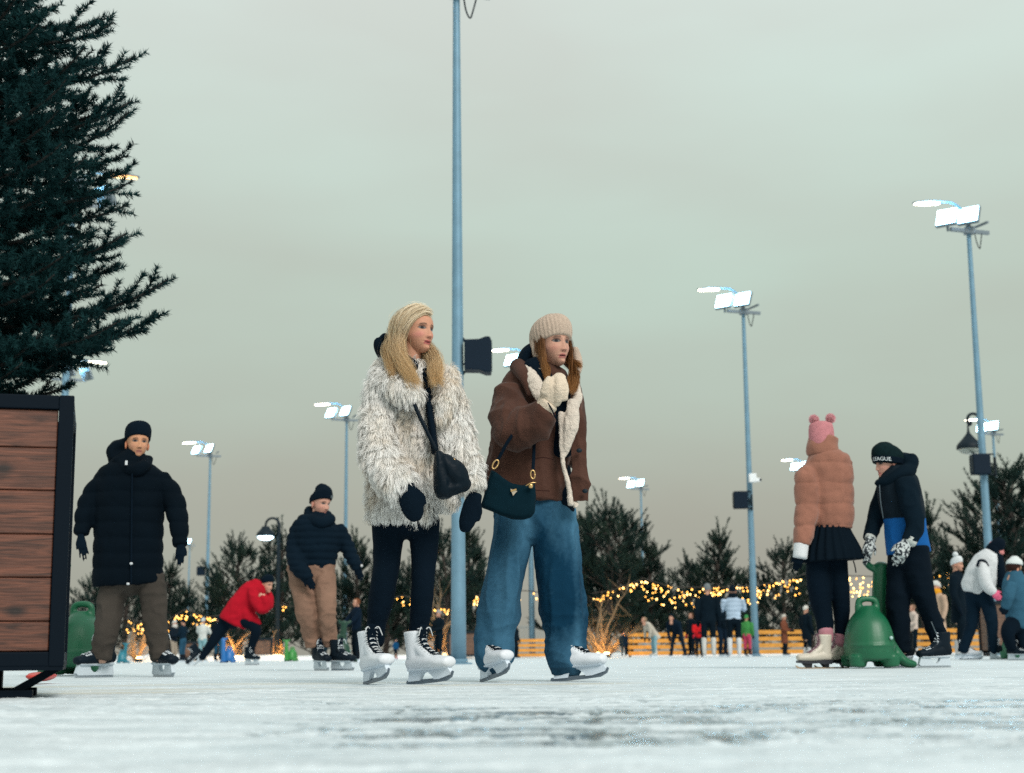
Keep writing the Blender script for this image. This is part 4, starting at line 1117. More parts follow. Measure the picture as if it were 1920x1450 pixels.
# ---- skates ---------------------------------------------------------------
def skate(root, px, D, psi, pitch=0, roll=0, s=1.0, style='figure', py=None, low=False, tall=1.0):
    """px: photo column of the blade's heel end; psi: direction of the toe in degrees (0 = photo right, -90 = to the camera)"""
    pos = gnd(px, D)
    if py is not None: pos = at(px, py, D)
    Rm = rotz(R(psi)) @ roty(R(-pitch)) @ rotx(R(roll))
    W = lambda V: pos + (np.asarray(V, float) * s) @ Rm.T
    g = lambda vf: (W(vf[0]), vf[1])
    sk = empty('skate', pos); sk.parent = root; sk.location = Vector(pos - origin_of(root))
    if style == 'figure': mb, mh, msteel, mt, ml = M_white, M_holder, M_blade, M_blk, M_lace
    elif style == 'hockey': mb, mh, msteel, mt, ml = mat('hockey_boot', (.003, .009, .016), .6, nscale=10, namp=.3, spec=.12), mat('hockey_holder', (.50, .57, .62), .4), M_steel, M_blk, mat('hockey_laces', (.62, .68, .72), .7)
    else: mb, mh, msteel, mt, ml = mat('cream_leather', (.56, .51, .43), .5, nscale=14, namp=.1), mat('dark_sole', (.012, .014, .022), .35), mat('gold_blade', (.45, .33, .22), .35, .7), mat('maroon_tongue', (.12, .05, .07), .7), mat('cream_laces', (.40, .30, .30), .7)
    zs = .062
    if style == 'hockey':
        ft = loft([(.00, 0, .125, .034, .030), (.06, 0, .125, .042, .036), (.14, 0, .118, .040, .044), (.21, 0, .110, .031, .048), (.265, 0, .106, .026, .040)], n=18, cap=(.5, .7))
        sh = loft([(.045, 0, .12, .046, .036), (.05, 0, .19, .056, .042), (.052, 0, .262 * tall, .062, .050)], n=18, cap=(.3, .05))
        zs = .085
    else:
        ft = loft([(.022, 0, zs + .030, .034, .031), (.08, 0, zs + .036, .040, .038), (.15, 0, zs + .032, .037, .046), (.215, 0, zs + .027, .031, .051), (.270, 0, zs + .024, .026, .042)], n=18, cap=(.5, .7))
        sh = loft([(.052, 0, zs + .03, .042, .032), (.055, 0, zs + .10, .047, .037), (.056, 0, zs + .155, .052, .042), (.056, 0, zs + .195 * tall, .056, .046)], n=18, cap=(.3, .05))
    inst = loft([(.075, 0, zs + .115, .030, .030), (.12, 0, zs + .075, .034, .036), (.17, 0, zs + .045, .028, .038)], n=14)
    if low: sh = loft([(.055, 0, zs + .03, .042, .032), (.06, 0, zs + .075, .042, .034)], n=18, cap=(.3, .4))
    blob('boot', [g(ft), g(sh), g(inst)], mb, sk, voxel=.0055 * s, smooth=3)
    # tongue and laces
    if low: fr = [(.118, zs + .112), (.150, zs + .086), (.195, zs + .062)]
    elif style == 'hockey': fr = [(.118, .275), (.114, .21), (.135, .168), (.185, .145), (.222, .136)]
    else: fr = [(.118, zs + .200), (.108, zs + .150), (.118, zs + .115), (.150, zs + .082), (.195, zs + .058)]
    V, Fc = loft([(x, 0, z, .010, .024) for x, z in fr], n=12, sub=5, cap=(.4, .4)); part('tongue', W(V), Fc, mt, sk)
    C = spline(np.array(fr), 8); P_ = []
    nl = 3 if low else 7
    for i in range(nl):
        t = (i + .6) / nl * (len(C) - 1); c0 = C[int(t)]; c1 = C[min(len(C) - 1, int(t + 3))]
        for a, b in ((-1, 1), (1, -1)):
            lw = .031
            p = [(c0[0] - .004, a * lw, c0[1] - .004), ((c0[0] + c1[0]) / 2 + .008, 0, (c0[1] + c1[1]) / 2 + .008), (c1[0] - .004, b * lw, c1[1] - .004)]
            P_.append(g(tube(p, .0026 if style != 'hockey' else .0034, 5, 3)))
    top = fr[0]
    for a in (-1, 1) if not low else ():
        P_.append(g(tube([(top[0], a * .01, top[1] - .02), (top[0] + .012, a * .028, top[1] - .012), (top[0] + .012, a * .045, top[1] - .05)], .0028, 5, 3)))
    V, Fc = join(P_); part('laces', V, Fc, ml, sk)
    if style == 'figure':
        h = .012
        poly = [(.012, .014), (.024, zs + .010), (.262, zs + .010), (.284, .040), (.276, .028), (.21, .014), (.178, .014), (.170, .028), (.145, .048), (.125, .051), (.105, .046), (.090, .028), (.084, .014)]
        solid('holder', [g(prism(poly, -.011, .011)), g(loft([(.022, 0, zs + .004, .010, .025), (.15, 0, zs + .002, .010, .034), (.262, 0, zs + .004, .010, .030)], n=12))], mh, sk, bevel=0)
        bl = [(-.010, .008), (-.004, .020), (.20, .019), (.262, .028), (.288, .046), (.296, .040), (.284, .018), (.250, .003), (.18, 0), (.05, 0), (.002, .001)]
    elif style == 'hockey':
        poly = [(.0, .024), (.014, zs + .008), (.085, zs + .006), (.098, .052), (.118, .036), (.150, .036), (.170, .052), (.182, zs + .004), (.255, zs + .004), (.276, .030), (.262, .018), (.01, .018)]
        solid('holder', [g(prism(poly, -.013, .013)), g(loft([(.01, 0, zs, .012, .026), (.14, 0, zs - .002, .010, .032), (.25, 0, zs, .012, .03)], n=12))], mh, sk)
        bl = [(-.004, .006), (.0, .021), (.27, .021), (.286, .028), (.282, .012), (.262, .002), (.02, 0), (.004, .001)]
    else:
        solid('holder', [g(prism([(.006, zs + .004), (.015, .036), (.085, .036), (.10, zs - .018), (.19, zs - .022), (.283, zs - .014), (.283, zs + .002), (.17, zs - .004), (.09, zs + .006)], -.030, .030)), g(prism([(.04, .010), (.03, .038), (.075, .038), (.055, .010)], -.006, .006)), g(prism([(.17, .010), (.165, .042), (.25, .044), (.215, .010)], -.006, .006))], mh, sk)
        bl = [(-.012, .004), (-.008, .012), (.20, .012), (.27, .016), (.295, .030), (.300, .024), (.285, .008), (.25, .001), (.0, 0)]
    solid('blade', [g(prism(bl, -.0028, .0028))], msteel, sk)
    return sk

# ---- hands ----------------------------------------------------------------
def mitten(root, D, wr, tip, dy, wpx, m, thumb=1, name='mitten', dep=.55, cuff=None, dyt=None):
    dyt = dy if dyt is None else dyt
    a, b = np.array(wr, float), np.array(tip, float); v = b - a; L = np.hypot(*v); n_ = np.array([-v[1], v[0]]) / L * thumb
    f = lambda t, o=0: tuple(a + v * t + n_ * o)
    P = lambda t, o=0: (*f(t, o), dy + (dyt - dy) * t)
    pcs = [ch(D, [(*P(-.08), wpx * .80, dep), (*P(.2), wpx * .95, dep), (*P(.5), wpx, dep), (*P(.78), wpx * .88, dep), (*P(.95), wpx * .6, dep)], n=16, cap=(.2, .8)),
           ch(D, [(*P(.12, wpx * .45), wpx * .36, .9), (*P(.36, wpx * .98), wpx * .34, .9), (*P(.58, wpx * 1.05), wpx * .26, .9)], n=12, cap=(.3, .9))]
    return blob(name, pcs, m, root, voxel=.007, smooth=3, disp=lambda p, n: .0015 * vnoise(p, 90, 3))
def glove(root, D, wr, tip, dy, wpx, m, thumb=1, curl=.3, spread=.12, name='glove', voxel=.006, colorf=None, dyt=None):
    """five separate fingers, bent towards the camera side by curl (metres)"""
    dyt = dy if dyt is None else dyt
    a, b = np.array(wr, float), np.array(tip, float); v = b - a; L = np.hypot(*v); u = v / L; n_ = np.array([-u[1], u[0]]) * thumb
    def P(t, o, dd=0): q = a + v * t + n_ * o; return (q[0], q[1], dy + (dyt - dy) * t + dd)
    pcs = [ch(D, [(*P(-.1, 0), wpx * .7, .7), (*P(.15, 0), wpx * .85, .5), (*P(.38, 0), wpx, .4), (*P(.52, 0), wpx * .92, .35)], n=14, cap=(.2, .5))]
    for i, (o, ln) in enumerate(((.72, .86), (.26, 1.0), (-.22, .95), (-.68, .78))):
        so = o * wpx; e = o * wpx * (1 + spread * 4)
        pcs.append(ch(D, [(*P(.42, so), wpx * .23, 1), (*P(.42 + (ln - .42) * .45, so + (e - so) * .5, curl * .35), wpx * .22, 1), (*P(.42 + (ln - .42) * .8, so + (e - so) * .85, curl * .8), wpx * .20, 1), (*P(ln, e, curl * 1.15), wpx * .16, 1)], n=10, cap=(.3, .9)))
    pcs.append(ch(D, [(*P(.10, wpx * .55), wpx * .30, 1), (*P(.30, wpx * 1.15, curl * .2), wpx * .26, 1), (*P(.52, wpx * 1.38, curl * .4), wpx * .20, 1)], n=10, cap=(.3, .9)))
    return blob(name, pcs, m, root, voxel=voxel, smooth=2, colorf=colorf)

# =================================================================== BLONDE WOMAN IN THE WHITE FUR COAT
def fur_strands(base_obj, n, length, width, parent, name, seed, light, dark, down=.75, lift=.55, skip=None, dark_bias=.0):
    P, Nn = sample_surface(base_obj.data, n, seed)
    off = origin_of(parent)
    if skip is not None:
        ok = ~skip(P + off); P, Nn = P[ok], Nn[ok]
    n = len(P); r = np.random.default_rng(seed + 1)
    cell = .030; J = P + fbm(P, 30, seed, 2)[:, None] * .012
    key = np.floor(J / cell).astype(np.int64)
    hid = lambda k: _h(key[:, 0], key[:, 1], key[:, 2], seed + k)
    cc = (key + .5) * cell
    g = np.array([0, 0, -1.])
    tang = g - Nn * (Nn @ g)[:, None]
    swirl = np.column_stack([hid(1) - .5, hid(2) - .5, hid(3) - .5]) * 1.25 + np.column_stack([fbm(P, 5, 1, 2), fbm(P, 5, 2, 2), fbm(P, 5, 3, 2)]) * .7
    d = Nn * lift + tang * down + swirl * .55 + r.normal(size=(n, 3)) * .10
    d /= np.linalg.norm(d, axis=1)[:, None]
    L = length * (.55 + .75 * r.random(n)) * (.8 + .4 * hid(5))
    tip = P + d * L[:, None]; tip = tip * .60 + (cc + (Nn * .6 + tang * .9) * length * .9 + swirl * length * .4) * .40
    mid = P + Nn * L[:, None] * .42 + (tip - P) * .42
    paths = np.stack([P, P * .4 + mid * .6 + Nn * L[:, None] * .05, mid * .45 + tip * .55, tip + g * L[:, None] * .06], axis=1)
    tn = np.clip(.5 + .85 * fbm(P, 9, seed + 9, 3) + .35 * (hid(7) - .5) + dark_bias, 0, 1)
    tn = tn ** 1.9
    base = np.array(light)[None] * (1 - tn[:, None]) + np.array(dark)[None] * tn[:, None]
    base = base * (.88 + .2 * r.random(n))[:, None]
    rootc = base * .92 + np.array(dark)[None] * .06
    col = np.stack([rootc, base * .92, base * 1.04, np.minimum(base * 1.06, .97)], axis=1)
    V, Fc, C = ribbons(paths, width * (.7 + .6 * r.random(n)), col, seed, Nn)
    me = mesh_np(name, V, Fc, True, C)
    return obj(name, me, M_fur, parent)
def hair_strands(root, guides, n_each, spread, width, cols, name='hair', seed=0, wave=.004, core=None):
    """guides: list of (k,3) world polylines, each grown into a lock"""
    r = np.random.default_rng(seed); allp, allc = [], []
    for g_ in guides:
        C = spline(g_, 5); k = 14
        tt = np.linspace(0, len(C) - 1, k); lo = np.floor(tt).astype(int); hi = np.minimum(lo + 1, len(C) - 1); C = C[lo] + (C[hi] - C[lo]) * (tt - lo)[:, None]
        t = np.linspace(0, 1, k)
        o = r.normal(size=(n_each, 1, 3)) * spread * (.75 + .35 * np.sin(math.pi * t))[None, :, None]
        o *= np.where(t > .8, 1 - (t - .8) * 2.2, 1)[None, :, None]
        phs = r.random((n_each, 1, 1)) * 6.28
        wv = np.sin(t[None, :, None] * 9 + phs) * wave * t[None, :, None] * r.normal(size=(n_each, 1, 3))
        cut = .86 + .14 * r.random((n_each, 1))
        P = C[None] + o + wv
        ti = (t[None] * cut) * (k - 1); lo = np.floor(ti).astype(int); hi = np.minimum(lo + 1, k - 1)
        ar = np.arange(n_each)[:, None]
        P = P[ar, lo] + (P[ar, hi] - P[ar, lo]) * (ti - lo)[..., None]
        mixr = r.random((n_each, 1, 1)); sh = r.uniform(.78, 1.14) 
        c0 = np.array(cols[0]) * (1 - mixr) + np.array(cols[1]) * mixr
        c = c0 * (1 - t[None, :, None] ** 1.5) + np.array(cols[2]) * t[None, :, None] ** 1.5
        allp.append(P); allc.append(np.clip(c * sh * r.uniform(.8, 1.2, (n_each, 1, 1)), 0, .9))
    P = np.vstack(allp); c = np.vstack(allc)
    V, Fc, C = ribbons(P, width * (.7 + .6 * np.random.default_rng(seed).random(len(P))), c, seed, None if core is None else (lambda q: q / (np.linalg.norm(q, axis=2)[..., None] + 1e-9))((P - np.array(core)) * np.array([1, 1, .45])))
    return part(name, V, Fc, M_hair, root, True, C)

def blonde():
    D = 7.14
    root = person(760, D, 'blonde woman in a shaggy white fur coat, black leggings and white figure skates')
    H = Head(at(781, 623, D - .02), .96, 46, -4, 3)
    head = H.face(170, 150, skin=(.52, .26, .17), lip=(.33, .07, .075), brow=(.04, .024, .016), blush=.8, smile=1.3, mouth_open=.25)
    legR = [(728, 975, 0, 31, .95), (726, 1040, 0, 27, .95), (722, 1080, -.02, 25, 1), (714, 1125, 0, 24.5, 1.05), (706, 1170, .02, 19, 1), (703, 1205, .02, 18, 1)]
    legL = [(796, 975, .02, 30, .95), (795, 1040, 0, 25.5, .95), (793, 1090, -.02, 22, 1), (791, 1125, 0, 22, 1.1), (786, 1170, .02, 19, 1), (783, 1205, .02, 18, 1)]
    torso = [(776, 690, .0, 38, .8), (772, 722, 0, 60, .62), (765, 790, 0, 62, .68), (759, 860, 0, 62, .72), (753, 930, 0, 62, .74), (750, 976, 0, 61, .76)]
    armR = [(716, 728, -.05, 25, .9), (709, 790, -.10, 29, .9), (711, 850, -.15, 33, .9), (736, 893, -.21, 33, .85), (758, 920, -.25, 28, .85)]
    armL = [(834, 718, .02, 22, .9), (850, 770, .02, 24, .9), (864, 830, 0, 25, .9), (877, 880, -.03, 25, .85), (884, 914, -.05, 23, .85)]
    body_under(root, [slim(D, torso, .72), slim(D, armR, .5), slim(D, armL, .5), slim(D, legR, .85), slim(D, legL, .85)], head)
    blob('leggings', [ch(D, legR, n=20), ch(D, legL, n=20), ch(D, [(760, 950, 0, 55, .7), (762, 990, 0, 52, .7)])], M_blk, root, voxel=.008, smooth=4, disp=folds(.003, (9, 9, 22), 2))
    skate(root, 683, D + .03, -62, 7, 0, 1.0, 'figure', tall=.90)
    skate(root, 765, D + .0, -42, 4, 0, 1.0, 'figure', tall=.90)
    # coat
    coat = blob('fur_coat', [ch(D, torso, n=26, cap=(.3, .05)), ch(D, armR, n=20, cap=(.5, .1)), ch(D, armL, n=20, cap=(.5, .1)),
                             ch(D, [(832, 880, .0, 18, 1.6), (834, 945, .0, 20, 1.4)], cap=(.5, .1)), ch(D, [(822, 740, .0, 30, .9), (826, 900, 0, 26, 1.2)], cap=(.5, .3)),
                             ch(D, [(720, 690, .06, 18, 1), (722, 710, -.06, 19, 1), (746, 732, -.15, 19, .9), (780, 748, -.19, 14, .9)], n=16),
                             ch(D, [(838, 698, .05, 14, 1), (844, 716, -.02, 15, 1), (834, 748, -.10, 15, .9), (822, 790, -.13, 12, .8)], n=16)],
                mat('fur_skin', (.93, .91, .87), .9), root, voxel=.011, smooth=5, disp=lambda p, n: .009 * vnoise(p, 11, 4))
    vline = pts3(D, [(802, 745, -.17), (808, 790, -.17), (818, 850, -.17)])
    strap = pts3(D, [(768, 735, -.20), (784, 775, -.235), (802, 812, -.245), (818, 845, -.245)])
    def near(P, L, rad):
        C = spline(L, 10)[:, :3]; return (np.linalg.norm(P[:, None, ::2] - C[None, :, ::2], axis=2).min(1) < rad) & (P[:, 1] < D - .05)
    fur_strands(coat, 62000, .040, .0026, root, 'fur', 5, (.97, .96, .94), (.86, .76, .64), dark_bias=-.12, lift=.42, skip=lambda P: near(P, vline, .016))
    rows_ = [(*p, .018, .05) for p in pts3(D, [(798, 700, -.06), (803, 745, -.10), (808, 790, -.135), (816, 848, -.14)])]
    V, Fc = loft(rows_, n=14); part('top', V, Fc, M_blk, root)
    V, Fc = loft([(*p, .009, .004) for p in strap], n=10, sub=6)
    st = None
    # scarf-like hood behind the neck
    blob('hood', [ch(D, [(722, 640, .10, 12, 2.4), (716, 655, .08, 14, 2.4), (730, 668, .03, 13, 1.5)]), ch(D, [(742, 660, -.06, 14, 1), (756, 675, -.09, 14, 1), (772, 690, -.06, 16, 1.4)]), ch(D, [(770, 668, .02, 27, .9), (778, 700, .0, 32, .8), (798, 716, -.04, 22, 1)])], M_blknit, root, voxel=.009)
    mitten(root, D, (762, 915), (781, 976), -.27, 22, M_blknit, -1)
    mitten(root, D, (890, 930), (870, 998), -.06, 17.5, M_blknit, -1)
    # hair
    mask = lambda P: ((P[:, 1] > .012) | (P[:, 2] > .074)) & (P[:, 2] > -.06)
    V, q = H.cap(mask, .010); part('hair_base', V, q, mat('hair_under', (.50, .38, .24), .6), root)
    r = np.random.default_rng(3); G = []
    T_ = H.T
    def sweep(a, s_, sd, offs, n=5, x0=.05):
        m_ = np.array([x0 * s_, -math.cos(R(a)), math.sin(R(a))]); o = []
        for k in range(n):
            t = k / (n - 1); o.append(T_(H.surf(m_ * (1 - t) + np.array(sd) * t, offs[0] + (offs[1] - offs[0]) * t)))
        return o
    for i in range(40):      # near side: from the parting over the temple and behind the ear
        u = i / 39; a = 50 + 94 * u
        W_ = sweep(a, -1, (-1, .18 + .9 * u, -.22 + r.uniform(-.06, .06)), (.006, .022 + .014 * u), x0=-.20)
        if u > .55:
            tg = [at(729 + r.uniform(-7, 7), 655, D - .05), at(733 + r.uniform(-7, 7), 680, D - .13), at(736 + r.uniform(-9, 9), 708 + r.uniform(-8, 6), D - .20)]
        else:
            tg = [at(748 + r.uniform(-12, 6), 660, D - .11), at(762 + r.uniform(-14, 14), 694, D - .19), at(782 + r.uniform(-22, 18), 728 + r.uniform(-10, 7), D - .25)]
        G.append(np.array(W_ + tg))
    for i in range(26):      # far side, falling past the cheek onto the chest
        u = i / 25; a = 62 + 75 * u
        W_ = sweep(a, 1, (1, .45 + .6 * u, -.15), (.010, .012), x0=-.15)
        G.append(np.array(W_ + [at(816 + r.uniform(-8, 6), 672, D - .06), at(818 + r.uniform(-12, 10), 700, D - .15), at(822 + r.uniform(-16, 18), 722 + r.uniform(-10, 8), D - .22)]))
    for i in range(10):      # back of the head
        a = -.6 + 1.2 * i / 9
        G.append(np.array([T_(H.surf((a * .3, .2, 1), .012)), T_(H.surf((a, 1, .7), .02)), T_(H.surf((a, 1, -.1), .026)), T_((a * .08, .125, -.07)), T_((a * .09 - .01, .12, -.12))]))
    hair_strands(root, G, 110, .0115, .0019, ((.66, .53, .36), (.90, .81, .65), (.68, .47, .24)), seed=4, wave=.007, core=H.c + np.array([0, .05, -.02]))
    fly = [g_ for g_ in G[::5]]
    hair_strands(root, fly, 10, .017, .0014, ((.62, .50, .34), (.86, .76, .57), (.7, .5, .25)), name='loose_hair', seed=6, wave=.012)
    # bag
    bag = empty('handbag', at(848, 890, D - .26), 'small black leather crossbody bag hanging on the white fur coat', 'bag')
    blob('bag_body', [ch(D, [(822, 850, -.26, 8, 3), (826, 880, -.26, 14, 2.2), (832, 915, -.26, 19, 1.6), (834, 926, -.26, 17, 1.5)], n=16), ch(D, [(832, 862, -.26, 14, 2), (852, 888, -.26, 24, 1.3), (868, 908, -.25, 17, 1.3), (876, 908, -.24, 8, 2)], n=16), ch(D, [(822, 918, -.26, 11, 2.2), (850, 917, -.26, 12, 2.2), (878, 908, -.25, 7, 2.6)], n=14)],
         mat('black_leather', (.0016, .007, .013), .5, bscale=60, bamp=.25, spec=.12), bag, voxel=.007, smooth=4, disp=folds(.004, (22, 22, 18), 8))
    part('strap', V_s := loft([(*p, .009, .004) for p in strap], n=10, sub=6)[0], loft([(*p, .009, .004) for p in strap], n=10, sub=6)[1], mat('strap_leather', (.0016, .007, .013), .5, spec=.1), bag)
    for x, y in ((823, 856), (850, 864), (862, 883)):
        c = at(x, y, D - .30); a = np.linspace(0, 6.283, 13)
        V, Fc = tube(c + np.column_stack([np.cos(a) * .008, a * 0, np.sin(a) * .008]), .0022, 6, 2); part('ring', V, Fc, M_gold, bag)
    V, Fc = boxg(at(830, 908, D - .305), (.012, .004, .004), roty(.3)); part('logo_plate', V, Fc, M_gold, bag, False)
blonde()

# =================================================================== BRUNETTE WOMAN IN THE BROWN SHEARLING JACKET
M_brown = cloth('brown_suede', (.070, .033, .024), 120, .4, 9, .25, sheen=.08)
M_shear = mat('cream_shearling', (.66, .58, .50), .9, bscale=170, bamp=.9, nscale=40, namp=.12)
def denim(name):
    m = mat(name, (.02, .09, .15), .9, bscale=260, bamp=.25, vcol=True, spec=.1)
    return m
def brunette():
    D = 7.5
    root = person(1010, D, 'young woman in a knitted beige earflap hat, brown shearling jacket and wide blue jeans')
    H = Head(at(1036, 647, D - .02), 1.03, 34, -3, 0)
    head = H.face(170, 150, skin=(.50, .275, .20), lip=(.36, .12, .11), brow=(.055, .032, .024), blush=.35, mouth_open=.8, iris=(.010, .014, .018), lash=1.0)
    legA = [(967, 958, 0, 38, .95), (958, 1020, 0, 37, .95), (950, 1080, -.02, 36, .95), (938, 1135, 0, 38, .95), (929, 1185, .02, 40, .95), (926, 1222, .02, 39, 1), (919, 1244, .05, 29, 1.1)]
    legB = [(1040, 958, 0, 38, .95), (1044, 1020, 0, 41, .92), (1047, 1080, -.02, 44, .9), (1056, 1140, 0, 43, .92), (1061, 1190, .02, 40, 1), (1061, 1228, .02, 39, 1), (1056, 1252, .05, 32, 1.1)]
    torso = [(1014, 695, .02, 44, .75), (1008, 730, .0, 66, .60), (998, 800, 0, 72, .66), (990, 860, 0, 76, .68), (985, 905, 0, 80, .68), (983, 938, 0, 80, .66)]
    armA = [(958, 735, -.06, 28, .95), (958, 780, -.14, 40, .85), (970, 805, -.20, 41, .8), (1000, 795, -.26, 36, .8), (1028, 770, -.30, 28, .85)]
    armB = [(1068, 730, .06, 22, .9), (1078, 800, .12, 20, .9), (1080, 870, .12, 18, .9)]
    body_under(root, [slim(D, torso, .7), slim(D, armA, .5), slim(D, armB, .6), slim(D, legA, .6), slim(D, legB, .6)], head)
    def jeanf(P, Nn):
        low = smooth01((.55 - P[:, 2]) / .4)
        return .022 * ((1 - np.abs(vnoise(P * np.array([13, 13, 4.5]), 1, 6))) ** 2 - .5) + low * .012 * ((1 - np.abs(vnoise(P * np.array([6, 6, 17]), 1, 16))) ** 2 - .45) + .002 * vnoise(P, 40, 3)
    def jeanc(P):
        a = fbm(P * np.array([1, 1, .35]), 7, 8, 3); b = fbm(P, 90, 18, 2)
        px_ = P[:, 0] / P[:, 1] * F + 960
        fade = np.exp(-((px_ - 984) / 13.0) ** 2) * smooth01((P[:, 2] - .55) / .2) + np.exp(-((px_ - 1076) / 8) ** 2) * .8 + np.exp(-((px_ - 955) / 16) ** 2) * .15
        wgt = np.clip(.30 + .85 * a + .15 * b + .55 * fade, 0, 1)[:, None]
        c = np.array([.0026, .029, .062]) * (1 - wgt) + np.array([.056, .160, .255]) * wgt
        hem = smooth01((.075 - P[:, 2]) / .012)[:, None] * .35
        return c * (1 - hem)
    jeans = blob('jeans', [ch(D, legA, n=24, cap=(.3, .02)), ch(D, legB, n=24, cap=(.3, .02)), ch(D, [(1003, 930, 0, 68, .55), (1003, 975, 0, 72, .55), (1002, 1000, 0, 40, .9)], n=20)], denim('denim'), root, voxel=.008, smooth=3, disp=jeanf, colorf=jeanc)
    skate(root, 902, D + .03, -60, 10, 0, 1.0, 'figure', low=True)
    skate(root, 1036, D + .0, -24, 5, 0, 1.0, 'figure', low=True)
    blob('shirt', [ch(D, [(1030, 880, .0, 40, .7), (1038, 930, .0, 40, .8), (1041, 964, .0, 37, .9)], n=20, cap=(.3, .25)), ch(D, [(1048, 730, -.06, 22, .8), (1052, 850, -.06, 22, .8)])], M_blk, root, voxel=.01)
    jf = lambda P, Nn: .022 * ((1 - np.abs(vnoise(P * np.array([7, 7, 6]) + P[:, [2, 0, 1]] * 2, 1, 31))) ** 2 - .5) + .010 * ((1 - np.abs(vnoise(P * np.array([17, 17, 9]), 1, 33))) ** 2 - .5) + .002 * vnoise(P, 45, 3)
    jk = blob('jacket', [ch(D, torso, n=26, cap=(.3, .04)), ch(D, armA, n=22, cap=(.5, .06)), ch(D, armB, n=18)], M_brown, root, voxel=.008, smooth=4, disp=jf)
    blob('front_panel', [ch(D, [(1080, 740, -.13, 11, .5), (1083, 800, -.15, 15, .45), (1086, 870, -.16, 18, .4), (1088, 942, -.16, 18, .35)], n=18, cap=(.4, .05))], M_brown, root, voxel=.006, smooth=3, disp=jf)
    blob('shearling_edge', [ch(D, [(1052, 775, -.17, 6, 1), (1053, 830, -.17, 4.5, 1), (1056, 870, -.175, 4.5, 1), (1066, 912, -.18, 5, 1), (1070, 946, -.18, 6, 1)], n=12), ch(D, [(1064, 900, -.14, 4, 1), (1080, 950, -.15, 6, 1)], n=10),
                             ch(D, [(1074, 752, -.17, 10, .6), (1072, 790, -.185, 15, .5), (1066, 822, -.18, 11, .6), (1058, 855, -.17, 5, .8)], n=14)], M_shear, root, voxel=.005, smooth=2, disp=lambda p, n: .003 * vnoise(p, 70, 2))
    blob('shearling_collar', [ch(D, [(990, 690, -.06, 9, 1.2), (1000, 712, -.15, 13, .7), (1012, 738, -.19, 14, .6), (1020, 752, -.2, 9, .8)], n=14), ch(D, [(1078, 722, -.04, 9, 1), (1082, 745, -.12, 10, .8), (1076, 765, -.17, 9, .8)], n=14)], M_shear, root, voxel=.005, smooth=2, disp=lambda p, n: .003 * vnoise(p, 70, 2))
    blob('collar', [ch(D, [(972, 690, -.02, 17, 1.2), (984, 706, -.12, 13, .8), (1000, 740, -.165, 12, .6)], n=14)], M_brown, root, voxel=.007, smooth=3)
    V, Fc = loft([(*p, .0035, .0035) for p in pts3(D, [(1016, 744, -.345), (1030, 760, -.365), (1042, 784, -.345)])], n=8); part('cuff_edge', V, Fc, M_blk, root)
    for seam in ([(908, 905, -.09), (940, 914, -.17), (985, 918, -.20), (1030, 921, -.17)], [(1000, 862, -.20), (1018, 858, -.20), (1038, 862, -.18)]):
        V, Fc = loft([(*p, .0022, .0022) for p in pts3(D, seam)], n=6); part('seam', V, Fc, cloth('seam_thread', (.030, .012, .010)), root)
    for x, y in ((1086, 845), (1097, 921)):
        V, Fc = ellipsoid(at(x, y, D - .20), (.014, .008, .011), 12, 8); part('button', V, Fc, M_dark, root)
    blob('hood', [ch(D, [(978, 688, .04, 13, 2), (990, 668, .06, 17, 2), (1004, 656, .06, 16, 2)]), ch(D, [(1000, 690, -.04, 26, .9), (1018, 712, -.10, 20, 1), (1035, 730, -.14, 14, 1)])], M_blknit, root, voxel=.009)
    # mitten held at the collar: fist with the thumb on top and folded fingers
    mt = mat('beige_mitten', (.66, .55, .43), .9, bscale=150, bamp=.8, nscale=50, namp=.1)
    pcs = [ch(D, [(1030, 752, -.32, 21, .8), (1038, 735, -.335, 23, .8), (1046, 718, -.335, 19, .8), (1050, 708, -.325, 12, .9)], n=18, cap=(.4, .8)),
           ch(D, [(1020, 738, -.36, 9, 1), (1025, 722, -.37, 8.5, 1), (1029, 711, -.365, 6.5, 1)], n=12, cap=(.4, .9)), ch(D, [(1056, 748, -.35, 9, 1), (1058, 730, -.36, 9, 1), (1055, 714, -.35, 8, 1)], n=12, cap=(.5, .9)),
           ch(D, [(1046, 752, -.355, 8, 1), (1048, 730, -.375, 9, 1), (1047, 712, -.36, 8, 1)], n=12, cap=(.5, .9))]
    mi = blob('mitten', pcs, mt, root, voxel=.005, smooth=4, disp=lambda p, n: .0015 * vnoise(p, 90, 2))
    blob('mitten_cuff', [ch(D, [(1018, 768, -.315, 18.5, .85), (1028, 756, -.325, 21, .85)], n=18, cap=(.35, .35))], mt, root, voxel=.005, smooth=3)
    # hat with ear flaps
    M_knit = mat('beige_knit', (.50, .39, .31), .9, bscale=240, bamp=.7, nscale=70, namp=.12)
    V, Fc = H.hat([(0, .006, .006, .087, .109), (0, .010, .045, .096, .117), (0, .016, .086, .093, .111), (0, .020, .120, .074, .088), (0, .022, .140, .038, .046)], .16, 132, (33, .022), cap=(.05, .35))
    V[:, 2] += 0
    hat = part('knit_hat', V, Fc, M_knit, root)
    blob('ear_flap', [ch(D, [(1006, 625, .02, 10, 2.4), (1006, 650, .0, 12, 1.8), (1014, 676, -.05, 10, 1.2), (1021, 694, -.09, 6, 1)], n=14)], M_knit, root, voxel=.006, smooth=3, disp=lambda p, n: .0022 * np.cos(p[:, 1] * 330))
    blob('ear_flap', [ch(D, [(1078, 655, .05, 7, 1), (1082, 672, .05, 9, 1), (1084, 690, .03, 8, 1), (1085, 699, .02, 4, 1)], n=14)], M_knit, root, voxel=.006, smooth=3, disp=lambda p, n: .0022 * np.cos(p[:, 1] * 330))
